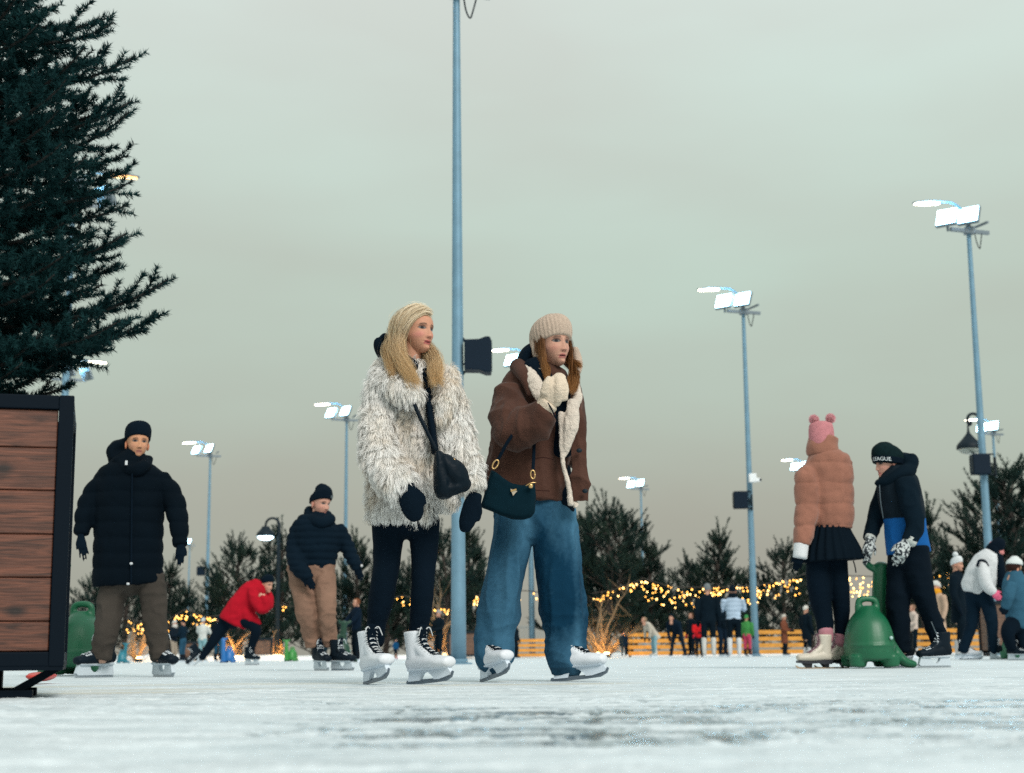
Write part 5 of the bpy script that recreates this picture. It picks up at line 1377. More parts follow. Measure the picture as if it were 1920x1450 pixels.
    V, Fc = tube(pts3(D, [(1082, 698, .02), (1086, 720, -.02), (1090, 748, -.05), (1090, 774, -.06)]), .0045, 8); part('tie_string', V, Fc, mat('brown_cord', (.12, .07, .055), .8), root)
    V, Fc = tube(pts3(D, [(1008, 690, -.12), (1014, 692, -.13), (1019, 686, -.13)]), .003, 6); part('tie_string', V, Fc, M_knit, root)
    r = np.random.default_rng(8); G = []
    for i in range(8):
        x = i / 7
        G.append(np.array([H.T((-.074 - .006 * x, -.030 + .06 * x, .035)), H.T((-.082, -.030 + .05 * x, -.02)), H.T((-.080, -.034 + .05 * x, -.07)), at(1020 + 8 * x, 690, D - .15), at(1026 + r.uniform(-3, 5), 720, D - .19)]))
    for i in range(14):
        x = i / 13
        G.append(np.array([H.T((.070 + .008 * x, -.040 + .07 * x, .035)), H.T((.082, -.040 + .06 * x, -.02)), H.T((.082, -.036 + .05 * x, -.075)), at(1070 + 14 * x, 700, D - .06), at(1068 + 14 * x + r.uniform(-4, 4), 722, D - .15), at(1066 + 12 * x + r.uniform(-4, 4), 740 + r.uniform(-6, 3), D - .19)]))
    for i in range(5):
        x = i / 4
        G.append(np.array([H.T((.080, -.02 + .05 * x, -.03)), H.T((.088, -.02 + .05 * x, -.07)), at(1080 + 4 * x, 682, D - .02), at(1088 + 4 * x, 690, D - .03)]))
    hair_strands(root, G, 75, .0058, .0024, ((.085, .036, .016), (.20, .085, .035), (.38, .18, .06)), seed=14, core=H.c + np.array([0, .06, -.02]))
    # crescent bag
    bag = empty('handbag', at(955, 930, D - .27), 'dark crescent shaped bag with gold clasps and a metal triangle, at the jeans hip', 'bag')
    ml = mat('dark_nylon', (.0015, .013, .021), .8, spec=.06, bscale=200, bamp=.25, nscale=9, namp=.15)
    outline = [(921, 882), (930, 886), (942, 896), (960, 907), (980, 911), (994, 908), (1003, 904), (1005, 930), (1003, 962), (996, 971), (982, 975), (962, 974), (938, 967), (915, 957), (903, 952), (902, 946), (911, 915)]
    def bagblob():
        P = np.array([at(x, y, D - .27) for x, y in outline])
        cx = P.mean(0); prof = []
        n = len(P); V, Fc = [], []
        for dy, k in ((-.045, .86), (-.03, .97), (0, 1.0), (.03, .97), (.045, .86)):
            for p in P: V.append(cx + (p - cx) * k + np.array([0, dy, 0]))
        for j in range(4):
            for i in range(n):
                i2 = (i + 1) % n; Fc.append((j * n + i, j * n + i2, (j + 1) * n + i2, (j + 1) * n + i))
        Fc.append(tuple(range(n - 1, -1, -1))); Fc.append(tuple(range(4 * n, 5 * n)))
        return np.array(V), Fc
    blob('bag_body', [bagblob()], ml, bag, voxel=.006, smooth=4, disp=folds(.003, (12, 12, 14), 5))
    V, Fc = loft([(*p, .008, .003) for p in pts3(D, [(931, 868, -.29), (950, 832, -.29), (972, 800, -.27), (985, 780, -.2)])], n=10); part('strap', V, Fc, M_blk, bag)
    V, Fc = loft([(*p, .008, .003) for p in pts3(D, [(999, 886, -.31), (1001, 850, -.24), (1002, 800, -.2)])], n=10); part('strap', V, Fc, M_blk, bag)
    def ringpart(x, y, a, b, dy, tilt=0):
        c = at(x, y, D + dy); k = mpp(c); an = np.linspace(0, 6.283, 17)
        q = np.column_stack([np.cos(an) * a * k, an * 0, np.sin(an) * b * k]) @ roty(tilt).T
        V, Fc = tube(c + q, .0035, 6, 2); part('clasp', V, Fc, M_gold, bag)
    ringpart(929, 871, 4.5, 9, -.33, .5); ringpart(999, 890, 4, 8, -.34, -.05)
    V, Fc = ellipsoid(at(995, 911, D - .34), (.012, .008, .013), 12, 8); part('charm', V, Fc, M_gold, bag)
    V, Fc = tube(pts3(D, [(986, 911, -.345), (995, 906, -.35), (1005, 905, -.345)]), .0025, 6); part('charm', V, Fc, M_gold, bag)
    P = [at(957, 917, D - .325), at(970, 921, D - .325), at(962, 930, D - .325)]
    V = np.array([p + np.array([0, dy, 0]) for dy in (-.004, .004) for p in P]); part('triangle_plate', V, [(0, 2, 1), (3, 4, 5), (0, 1, 4, 3), (1, 2, 5, 4), (2, 0, 3, 5)], mat('pale_gold', (.55, .46, .36), .35, .7), bag, False)
    V, Fc = boxg(at(963, 919.5, D - .331), (.028, .004, .007), roty(-.3)); part('triangle_bar', V, Fc, M_gold, bag, False)
brunette()
# =================================================================== MAN IN THE LONG BLACK COAT
def coat_man():
    D = 10.6
    root = person(240, D, 'man in a black beanie and long black quilted coat, brown trousers, skating beside the planter')
    H = Head(at(258, 831, D), 1.0, 24, -2, 2)
    head = H.face(110, 90, skin=(.52, .26, .15), lip=(.30, .12, .10), brow=(.05, .03, .02), blush=.2, stubble=.5, fem=False)
    legA = [(214, 1080, 0, 27, .95), (208, 1130, 0, 26, .95), (200, 1180, -.02, 23, 1), (193, 1215, .0, 21, 1), (191, 1238, 0, 19, 1)]
    legB = [(283, 1080, 0, 27, .95), (288, 1130, 0, 25, .95), (292, 1180, -.02, 22, 1), (297, 1212, 0, 19, 1), (300, 1236, 0, 18, 1)]
    torso = [(250, 860, 0, 30, .9), (248, 872, 0, 46, .75), (246, 890, 0, 63, .64), (243, 930, 0, 66, .64), (241, 1000, 0, 65, .64), (240, 1050, 0, 66, .64), (240, 1098, 0, 67, .64)]
    armA = [(196, 900, .0, 20, .95), (174, 930, .0, 21, .95), (160, 962, -.04, 19, .95), (152, 1002, -.08, 14, .95)]
    armB = [(300, 900, .0, 20, .95), (323, 932, .0, 21, .95), (335, 980, -.06, 19, .95), (338, 1022, -.12, 14, .95)]
    body_under(root, [slim(D, t) for t in (torso[:-1], armA, armB, legA, legB)], head)
    M = cloth('black_quilt', (.0009, .0042, .0082), 90, .2)
    blob('coat', [ch(D, torso, n=26, cap=(.3, .04)), ch(D, armA, n=18, cap=(.5, .2)), ch(D, armB, n=18, cap=(.5, .2))], M, root, voxel=.011, smooth=3, disp=quilt_z(.105, .011))
    blob('hood', [ch(D, [(214, 868, .0, 12, 1.6), (218, 848, .06, 18, 1.5), (236, 838, .10, 18, 1.6)]), ch(D, [(222, 868, -.05, 14, 1), (246, 882, -.13, 12, 1), (268, 876, -.12, 12, 1), (281, 860, -.02, 8, 1)]), ch(D, [(250, 868, 0, 34, .9), (256, 858, 0, 27, .9)])], M, root, voxel=.011, smooth=3, disp=lambda p, n: .010 * vnoise(p, 16, 3))
    V, Fc = boxg(at(237, 868, D - .19), (.016, .008, .03)); part('toggle', V, Fc, M_lace, root, False)
    for y in (1057, 1095):
        V, Fc = ellipsoid(at(246 if y < 1080 else 240, y, D - .175), (.012, .010, .009), 8, 6); part('snap', V, Fc, M_lace, root)
    V, Fc = loft([(*p, .006, .004) for p in pts3(D, [(248, 880, -.16), (247, 950, -.168), (246, 1060, -.172), (246, 1094, -.172)])], n=8); part('zip', V, Fc, M_blk, root)
    tr = cloth('brown_trousers', (.050, .043, .037), 110, .3, 8, .2)
    blob('trousers', [ch(D, legA, n=20, cap=(.3, .05)), ch(D, legB, n=20, cap=(.3, .05)), ch(D, [(243, 1060, 0, 58, .6), (246, 1098, 0, 52, .6), (248, 1105, 0, 25, .8)])], tr, root, voxel=.010, smooth=3, disp=folds(.012, (12, 12, 15), 7))
    V, Fc = H.hat([(0, .004, .022, .086, .106), (0, .006, .06, .090, .108), (0, .010, .10, .088, .102), (0, .012, .128, .072, .084), (0, .012, .136, .04, .05)], .22, 72, (24, .012), cap=(.05, .2)); part('beanie', V, Fc, M_blknit, root)
    glove(root, D, (151, 1002), (160, 1052), -.10, 8.5, M_blknit, 1, .02, .1, dyt=-.14)
    glove(root, D, (339, 1018), (335, 1062), -.13, 9, M_blknit, -1, .03, .04, dyt=-.18)
    skate(root, 211, D + .12, -128, 0, 0, 1.12, 'hockey')
    skate(root, 288, D + .12, -52, 0, 0, 1.12, 'hockey')
coat_man()

# =================================================================== MAN IN BEIGE TROUSERS
def beige_man():
    D = 14.0
    root = person(600, D, 'man in a knitted black cap, dark puffer jacket and beige trousers, skating with arms spread')
    H = Head(at(601, 945, D), 1.02, 48, 6, 4)
    head = H.face(110, 90, skin=(.50, .265, .20), lip=(.30, .13, .11), brow=(.09, .045, .025), blush=.3, stubble=.75, fem=False)
    legA = [(562, 1060, .02, 25, .95), (568, 1110, -.06, 22, .95), (574, 1150, -.10, 19, .95), (582, 1185, -.02, 16, 1), (588, 1210, .02, 15, 1)]
    legB = [(606, 1060, .02, 23, .95), (610, 1110, -.08, 20, .95), (613, 1148, -.12, 17.5, .95), (615, 1182, -.04, 16, 1), (620, 1210, 0, 14, 1)]
    torso = [(604, 972, 0, 26, .9), (598, 988, 0, 47, .66), (591, 1020, .0, 47, .70), (585, 1060, .02, 43, .72), (582, 1086, .02, 36, .72)]
    armA = [(560, 990, .0, 16, .95), (553, 1025, -.04, 17, .95), (558, 1060, -.14, 17, .95), (576, 1082, -.24, 13, .95)]
    armB = [(634, 992, .0, 15, .95), (648, 1020, .02, 15, .95), (660, 1045, .0, 13, .95), (670, 1064, -.04, 10.5, .95)]
    body_under(root, [slim(D, t) for t in (torso, armA, armB, legA, legB)], head)
    M = cloth('navy_puffer', (.0022, .0085, .0165), 90, .2)
    blob('jacket', [ch(D, torso, n=24, cap=(.3, .3)), ch(D, armA, n=18), ch(D, armB, n=18)], M, root, voxel=.012, smooth=3, disp=quilt_z(.062, .014))
    blob('hood', [ch(D, [(580, 974, .06, 12, 1.6), (582, 960, .10, 12, 1.5)]), ch(D, [(586, 976, -.08, 12, 1), (604, 980, -.14, 11, 1), (622, 972, -.08, 10, 1)]), ch(D, [(603, 980, 0, 25, .9), (604, 966, .02, 20, .9)])], M, root, voxel=.012, smooth=3)
    tr = cloth('beige_trousers', (.215, .128, .092), 110, .3, 8, .14)
    blob('trousers', [ch(D, legA, n=20, cap=(.3, .05)), ch(D, legB, n=20, cap=(.3, .05)), ch(D, [(583, 1062, .02, 42, .75), (585, 1092, .02, 40, .7)])], tr, root, voxel=.011, smooth=3, disp=folds(.014, (12, 12, 17), 17))
    V, Fc = H.hat([(0, .004, .028, .087, .108), (0, .006, .07, .091, .110), (0, .012, .105, .080, .095), (-.01, .02, .14, .055, .065), (-.02, .028, .162, .036, .04)], .30, 72, (24, .012), cap=(.05, .5)); part('knit_cap', V, Fc, M_blknit, root)
    V, Fc = H.hat([(0, .004, .024, .090, .112), (0, .004, .066, .093, .114)], .30, 60, (24, .012), cap=(.05, .05)); part('cap_cuff', V, Fc, M_blknit, root)
    V, Fc = boxg((.028, -.108, .072), (.03, .006, .024), rotz(.25)); part('cap_badge', H.T(V), Fc, mat('badge_grey', (.06, .08, .09), .6), root, False)
    glove(root, D, (574, 1080), (590, 1106), -.25, 8, M_blk, 1, .02, .02)
    glove(root, D, (670, 1062), (679, 1090), -.05, 6.5, M_blk, 1, .02, .06)
    V, Fc = ellipsoid(at(678, 1061, D - .09), (.013, .010, .013), 10, 8); part('wrist_watch', V, Fc, mat('watch_face', (.5, .5, .5), .3), root)
    skate(root, 590, D + .05, -58, 0, 0, 1.05, 'hockey')
    skate(root, 622, D - .05, -42, 0, 0, 1.05, 'hockey')
beige_man()

# =================================================================== PERSON LUNGING IN THE RED JACKET
def red_jacket():
    D = 24.0
    root = person(440, D, 'person in a red jacket and black beanie leaning far forward in a skating lunge')
    H = Head(at(500, 1096, D), 1.05, 62, 12, 0)
    head = H.face(70, 56, skin=(.52, .28, .20), fem=False)
    legA = [(428, 1160, .05, 15, .95), (414, 1180, .05, 12.5, .95), (400, 1202, .06, 10, .95), (386, 1222, .08, 8, 1), (378, 1234, .08, 7, 1)]
    legB = [(452, 1160, -.05, 15, .95), (474, 1172, -.10, 12, .95), (480, 1186, -.10, 10, 1), (473, 1208, -.04, 8, 1), (469, 1224, 0, 7.5, 1)]
    torso = [(487, 1096, 0, 16, 1), (478, 1108, 0, 24, .9), (462, 1128, 0, 26, .9), (446, 1150, 0, 27, .9), (436, 1168, 0, 28, .8)]
    armA = [(474, 1108, -.18, 11, 1), (480, 1128, -.24, 11, 1), (494, 1142, -.26, 10.5, 1), (500, 1128, -.26, 9.5, 1), (492, 1118, -.26, 7.5, 1)]
    armB = [(492, 1104, .12, 10, 1), (503, 1120, .10, 9, 1), (503, 1136, .06, 9, 1), (496, 1124, -.04, 7, 1)]
    body_under(root, [slim(D, t) for t in (torso, armA, armB, legA, legB)], head, voxel=.025)
    M = cloth('red_jacket', (.36, .007, .018), 60, .3, 5, .2)
    blob('jacket', [ch(D, torso, n=22, cap=(.4, .1)), ch(D, armA, n=16), ch(D, armB, n=16), ch(D, [(462, 1150, -.1, 14, 1), (480, 1164, -.12, 9, 1), (488, 1170, -.12, 3, 1)], n=12)], M, root, voxel=.016, smooth=3, disp=folds(.016, (7, 7, 9), 4))
    blob('trousers', [ch(D, legA, n=16), ch(D, legB, n=16), ch(D, [(440, 1158, 0, 22, .8), (446, 1168, 0, 18, .8)])], M_blk, root, voxel=.016)
    V, Fc = H.hat(BEANIE, .3, 40); part('beanie', V, Fc, M_blknit, root)
    ms = mat('bare_hand', (.52, .28, .20), .5)
    glove(root, D, (496, 1124), (485, 1114), -.30, 5, ms, 1, .02, .05, name='hand', voxel=.009)
    skate(root, 460, D + .0, -35, 0, 0, 1.05, 'hockey')
    skate(root, 384, D + .12, 212, -38, 0, 1.05, 'hockey', py=1232)
red_jacket()

# =================================================================== WOMAN IN THE TAN PUFFER JACKET (seen from behind)
def tan_woman():
    D = 11.9
    root = person(1545, D, 'woman seen from behind in a pink bear eared hat, tan puffer jacket and black skirt')
    H = Head(at(1541, 826, D), 1.06, 150, 0, 0)
    head = H.face(60, 50)
    legA = [(1536, 1040, .0, 25, .95), (1535, 1090, 0, 23, .95), (1539, 1130, .02, 20, 1), (1546, 1165, .02, 16.5, 1), (1548, 1200, .0, 14, 1)]
    legB = [(1566, 1040, .02, 22, .95), (1572, 1090, .04, 20, .95), (1577, 1130, .06, 17, 1), (1578, 1165, .08, 14, 1), (1577, 1200, .08, 12, 1)]
    torso = [(1546, 854, .0, 33, .9), (1549, 868, .0, 46, .72), (1554, 900, 0, 46, .74), (1558, 950, 0, 43, .78), (1560, 991, 0, 39, .8)]
    armA = [(1514, 884, -.05, 18, .95), (1512, 905, -.07, 23, .9), (1513, 950, -.08, 22, .9), (1508, 990, -.10, 20, .9), (1504, 1022, -.12, 16, .9)]
    armB = [(1586, 868, .10, 14, .95), (1580, 920, .16, 14, .9), (1560, 950, .22, 12, .9)]
    body_under(root, [slim(D, t) for t in (torso, armA, legA, legB)], head)
    M = cloth('tan_puffer', (.275, .122, .085), 130, .5, 9, .16, sheen=.2)
    blob('jacket', [ch(D, torso, n=26, cap=(.3, .05)), ch(D, armA, n=20, cap=(.5, .1)), ch(D, armB, n=16)], M, root, voxel=.011, smooth=3, disp=quilt_z(.165, .020, .07, ex=.32))
    blob('collar', [ch(D, [(1542, 854, 0, 29, .95), (1542, 842, 0, 30.5, .95), (1544, 828, 0, 28, .95), (1546, 818, -.0, 27, .95)], n=24, cap=(.1, .1))], M, root, voxel=.010, smooth=3, disp=lambda p, n: .004 * vnoise(p, 18, 2))
    # pleated skirt
    rows_ = [(*at(1556, 984, D), .135, .11), (*at(1557, 1002, D), .165, .14), (*at(1559, 1030, D), .215, .18), (*at(1561, 1052, D), .235, .20)]
    V, Fc = loft(rows_, n=120, sub=6, ripple=(20, .055), cap=(.1, .01)); part('skirt', V, Fc, cloth('black_skirt', (.0015, .0058, .011), 80, .2), root)
    blob('leggings', [ch(D, legA, n=18), ch(D, legB, n=18)], M_blk, root, voxel=.010, smooth=3, disp=folds(.003, (10, 10, 18), 4))
    sock = mat('pink_sock', (.42, .18, .22), .9)
    V, Fc = ch(D, [(1548, 1182, 0, 14.5, 1), (1548, 1200, 0, 14.5, 1)], n=16); part('sock', V, Fc, sock, root)
    V, Fc = ch(D, [(1577, 1190, .08, 12.5, 1), (1577, 1206, .08, 12.5, 1)], n=16); part('sock', V, Fc, sock, root)
    Mp = mat('pink_knit', (.50, .19, .21), .95, bscale=150, bamp=.8, nscale=30, namp=.12)
    V, Fc = H.hat([(0, .004, -.03, .088, .104), (0, .006, .03, .092, .106), (0, .008, .085, .090, .098), (0, .008, .122, .080, .085), (0, .008, .137, .05, .055)], .05, 60, cap=(.05, .15)); part('bear_hat', V, Fc, Mp, root)
    r = np.random.default_rng(2)
    for x, y, dy in ((1526, 787, .0), (1557, 785, .02)):
        c = at(x, y, D + dy)
        d = r.normal(size=(900, 3)); d /= np.linalg.norm(d, axis=1)[:, None]
        P = np.stack([c + d * .012, c + d * .034, c + d * (.040 + .008 * r.random((900, 1)))], axis=1)
        V1, F1, C1 = ribbons(P, np.full(900, .004), np.tile(np.array([.62, .30, .33]), (900, 3, 1)))
        E = ellipsoid(c, (.030,) * 3, 12, 8)
        V, Fc = join([(V1, F1.tolist()), E]); part('pompom', V, Fc, mat('pompom_yarn', (.78, .45, .48), .95, thin=.4), root)
    wc = mat('white_cuff', (.62, .64, .66), .9, bscale=120, bamp=.5)
    V, Fc = ch(D, [(1503, 1018, -.12, 14, .9), (1500, 1046, -.13, 13.5, .9)], n=18, cap=(.1, .2)); part('cuff', V, Fc, wc, root)
    glove(root, D, (1500, 1040), (1493, 1072), -.13, 9, M_blk, 1, .05, .02)
    V, Fc = tube(pts3(D, [(1600, 1052, -.1), (1603, 1062, -.1), (1605, 1074, -.1)]), .005, 6); part('drawstring', V, Fc, M_blk, root)
    skate(root, 1562, D - .06, 190, 0, 0, 1.0, 'cream')
    skate(root, 1590, D + .12, 200, 0, 0, 1.0, 'cream')
tan_woman()

# =================================================================== BOY IN THE BLACK AND BLUE JACKET
def boy():
    D = 11.8
    root = person(1700, D, 'boy in a round black beanie and black and blue jacket pushing the green skating aid')
    H = Head(at(1664, 869, D), 1.0, -76, 6, 0)
    head = H.face(110, 90, skin=(.54, .29, .22), fem=True, brow=(.06, .04, .03))
    legA = [(1690, 1030, .05, 26, .95), (1686, 1080, .04, 24, .95), (1684, 1130, .02, 22, 1), (1686, 1180, .04, 21, 1), (1690, 1222, .06, 20, 1)]
    legB = [(1715, 1030, -.05, 28, .95), (1722, 1080, -.06, 25, .95), (1736, 1130, -.06, 20, 1), (1752, 1175, -.04, 18, 1), (1768, 1220, -.02, 18, 1)]
    torso = [(1684, 880, 0, 26, 1), (1684, 900, 0, 38, .85), (1690, 940, 0, 41, .85), (1697, 985, 0, 39, .85), (1704, 1038, 0, 42, .8)]
    armA = [(1698, 905, -.14, 21, .95), (1707, 945, -.18, 21, .95), (1716, 985, -.20, 18, .95), (1704, 1016, -.22, 15, .95)]
    armB = [(1664, 905, .12, 17, .95), (1650, 945, .14, 17, .95), (1640, 980, .12, 15, .95), (1630, 1012, .06, 12, .95)]
    body_under(root, [slim(D, t) for t in (torso, armA, armB, legA, legB)], head)
    zb = at(1700, 974, D)[2]
    Mb = mat('ski_jacket', (.003, .008, .016), .8, vcol=True, bscale=90, bamp=.25, spec=.15)
    blob('jacket', [ch(D, torso, n=24, cap=(.3, .04))], Mb, root, voxel=.010, smooth=3, disp=folds(.010, (9, 9, 8), 3),
         colorf=lambda P: np.where((P[:, 2] < zb)[:, None], np.array([[.004, .085, .29]]), np.array([[.0022, .0085, .0155]])))
    Ms = cloth('black_sleeve', (.0022, .0085, .0155), 90, .25)
    for a in (armA, armB): blob('sleeve', [ch(D, a, n=18, cap=(.6, .2))], Ms, root, voxel=.010, smooth=3, disp=folds(.009, (11, 11, 12), 9))
    blob('hood', [ch(D, [(1700, 880, .0, 16, 1.8), (1704, 868, .04, 16, 1.8), (1690, 862, .06, 14, 1.8)]), ch(D, [(1650, 906, -.0, 8, 2), (1666, 902, -.06, 12, 1.2), (1690, 890, -.08, 16, 1.2), (1706, 880, -.04, 14, 1.2)])], Ms, root, voxel=.010, smooth=3)
    V, Fc = tube(pts3(D, [(1649, 910, -.10), (1651, 940, -.12), (1656, 972, -.13)]), .004, 6); part('zip', V, Fc, mat('zip_grey', (.05, .08, .10), .4), root)
    tr = cloth('ski_trousers', (.0018, .006, .0115), 90, .25)
    blob('trousers', [ch(D, legA, n=20, cap=(.3, .05)), ch(D, legB, n=20, cap=(.3, .05)), ch(D, [(1703, 1028, 0, 38, .8), (1703, 1056, 0, 36, .8)])], tr, root, voxel=.011, smooth=3, disp=folds(.010, (10, 10, 12), 6))
    V, Fc = tube(pts3(D, [(1746, 1166, -.16), (1756, 1190, -.17)]), .004, 5); part('leg_zip', V, Fc, mat('zip_grey', (.05, .08, .10), .4), root)
    Mh = cloth('green_black_knit', (.0035, .013, .015), 200, .5, 30, .3)
    hr = [(0, .012, -.008, .100, .122), (0, .014, .05, .108, .130), (0, .020, .100, .098, .118), (0, .026, .140, .066, .078), (0, .03, .156, .03, .036)]
    V, Fc = H.hat(hr, .20, 60, cap=(.05, .4)); part('beanie', V, Fc, Mh, root)
    # band with white letters
    Vb, Fb = H.hat([(0, .012, -.006, .103, .126), (0, .013, .040, .110, .133)], .20, 60, cap=(.03, .03)); part('beanie_band', Vb, Fb, M_blk, root)
    cu = bpy.data.curves.new('txt', 'FONT'); cu.body = 'LEAGUE'; cu.size = .041; cu.extrude = .0008; cu.align_x = 'CENTER'; cu.resolution_u = 3
    to = bpy.data.objects.new('txt', cu); COL.objects.link(to)
    me = bpy.data.meshes.new_from_object(to.evaluated_get(bpy.context.evaluated_depsgraph_get())); bpy.data.objects.remove(to)
    T = get_np(me).astype(float); bm = bmesh.new(); bm.from_mesh(me); bmesh.ops.subdivide_edges(bm, edges=bm.edges[:], cuts=1); bm.to_mesh(me); bm.free(); T = get_np(me).astype(float)
    # wrapped round the band on the side towards the viewer, a little forward of the ear
    a0 = R(-150); ang = a0 + T[:, 0] / .120
    zc = .004 + T[:, 1]
    # local: x = rx*cos, y = -ry*sin ... front (-y) lies at angle -90
    L_ = np.column_stack([(.1085 + T[:, 2]) * np.cos(a0 * 0 + R(228) + T[:, 0] / .118), .0125 + (.1315 + T[:, 2]) * np.sin(R(228) + T[:, 0] / .118), zc])
    L_ = np.column_stack([(.1085 + T[:, 2]) * np.cos(R(-50) - T[:, 0] / .118 * -1), .0125 + (.1315 + T[:, 2]) * np.sin(R(-50) + T[:, 0] / .118), zc])
    L_[:, 2] -= .20 * L_[:, 1]
    L_[:, :2] *= 1.012
    part('beanie_letters', H.T(L_), [tuple(p.vertices) for p in me.polygons], mat('white_print', (.60, .66, .68), .7), root, False)
    mg = bpy.data.materials.new('patterned_gloves'); mg.use_nodes = True; t = mg.node_tree; b = t.nodes['Principled BSDF']
    co = N(t, 'ShaderNodeTexCoord'); nz = N(t, 'ShaderNodeTexNoise'); nz.inputs['Scale'].default_value = 55; nz.inputs['Detail'].default_value = 3; t.links.new(co.outputs['Object'], nz.inputs['Vector'])
    rp = N(t, 'ShaderNodeValToRGB'); t.links.new(nz.outputs['Fac'], rp.inputs[0]); rp.color_ramp.interpolation = 'LINEAR'
    rp.color_ramp.elements[0].position = .46; rp.color_ramp.elements[0].color = (.006, .012, .02, 1); rp.color_ramp.elements[1].position = .54; rp.color_ramp.elements[1].color = (.52, .56, .56, 1)
    t.links.new(rp.outputs[0], b.inputs['Base Color']); b.inputs['Roughness'].default_value = .8
    glove(root, D, (1700, 1018), (1678, 1062), -.24, 13.5, mg, 1, .06, .0)
    glove(root, D, (1632, 1012), (1620, 1060), .02, 11, mg, -1, .05, .0)
    cf = mat('glove_cuff', (.45, .48, .46), .9, bscale=100, bamp=.5)
    V, Fc = ch(D, [(1708, 1011, -.225, 13.5, .9), (1705, 1016, -.23, 13.5, .9)], n=16); part('glove_cuff', V, Fc, cf, root)
    V, Fc = ch(D, [(1633, 1007, .05, 11, .9), (1631, 1011, .05, 11, .9)], n=16); part('glove_cuff', V, Fc, cf, root)
    skate(root, 1782, D - .05, 200, 0, 0, 1.02, 'hockey')
    skate(root, 1712, D + .15, 205, 0, 0, 1.0, 'hockey')
boy()

# =================================================================== SKATING AIDS
M_green = mat('green_plastic', (.004, .105, .045), .42, nscale=7, namp=.10, bscale=90, bamp=.08)
def skating_aid(px, D, s, rz, label, m, name='skating_aid'):
    """moulded animal shaped pusher: dome with an arched handle, tall neck with two grips, flippers, tail"""
    b = gnd(px, D)
    root = empty(name, b, label, 'skating aid', 'moulded plastic skating aids')
    Rm = rotz(rz) * s
    W = lambda vf: (b + vf[0] @ (Rm).T, vf[1])
    # x = sideways, y = away; the dome's broad side faces the viewer
    dome = loft([(0, 0, .075, .185, .26), (0, 0, .16, .190, .27), (0, .0, .27, .178, .25), (0, .0, .37, .145, .21), (0, 0, .44, .095, .14), (0, 0, .475, .06, .09)], n=30, cap=(.12, .3), sup=2.3)
    legs = [loft([(sx * .125, sy * .15, .10, .075, .075), (sx * .13, sy * .15, .02, .065, .065)], n=14, cap=(.1, .12)) for sx in (-1, 1) for sy in (-1, 1)]
    hand = tube([(-.075, 0, .42), (-.072, 0, .50), (-.055, 0, .535), (0, 0, .545), (.055, 0, .535), (.072, 0, .50), (.075, 0, .42)], .026, 12, 5)
    tail = loft([(.13, -.05, .22, .05, .06), (.19, -.06, .12, .045, .08), (.25, -.06, .055, .04, .085), (.33, -.06, .03, .028, .06)], n=14, cap=(.4, .7))
    band = loft([(0, 0, .185, .196, .278), (0, 0, .175, .196, .278)], n=30, cap=(.02, .02), sup=2.3)
    blob('body', [W(dome), W(hand), W(tail), W(band)] + [W(l) for l in legs], m, root, voxel=.011 * s, smooth=3)
    neck = loft([(.15, .24, .06, .10, .10), (.155, .26, .30, .085, .085), (.165, .25, .55, .070, .070), (.175, .23, .74, .066, .060), (.185, .21, .82, .060, .055)], n=18, cap=(.2, .5))
    grip = tube([(.05, .20, .845), (.10, .22, .80), (.18, .22, .79), (.26, .22, .80), (.32, .22, .835)], .030, 12, 4)
    blob('neck', [W(neck), W(grip)], m, root, voxel=.011 * s, smooth=3)
    V, Fc = W(ellipsoid((.12, -.232, .235), (.015, .010, .015), 10, 8)); part('rivet', V, Fc, mat('rivet', (.35, .5, .48), .3), root)
    return root
skating_aid(1632, 11.75, .96, R(0), 'green plastic skating aid with a tall neck, its grips held by the boy', M_green)
skating_aid(150, 11.9, 1.0, R(176), 'green plastic skating aid half hidden behind the wooden planter', M_green)
skating_aid(1915, 20.0, 1.0, R(15), 'green plastic skating aid at the right edge, ridden by a child in blue', M_green)
skating_aid(430, 33.0, .62, R(180), 'small bright blue skating aid on the ice behind the lunging red jacket', mat('blue_plastic', (.012, .13, .38), .42))
skating_aid(228, 36.0, .55, R(20), 'small teal skating aid between the feet of the man in the long coat', mat('teal_plastic', (.01, .16, .22), .42))
skating_aid(548, 38.0, .62, R(170), 'small light green skating aid left of the beige trousers man', mat('light_green_plastic', (.03, .22, .04), .42))
skating_aid(638, 30.0, .95, R(30), 'dark green skating aid in front of the man with reddish hair', mat('dark_green_plastic', (.004, .04, .022), .45))

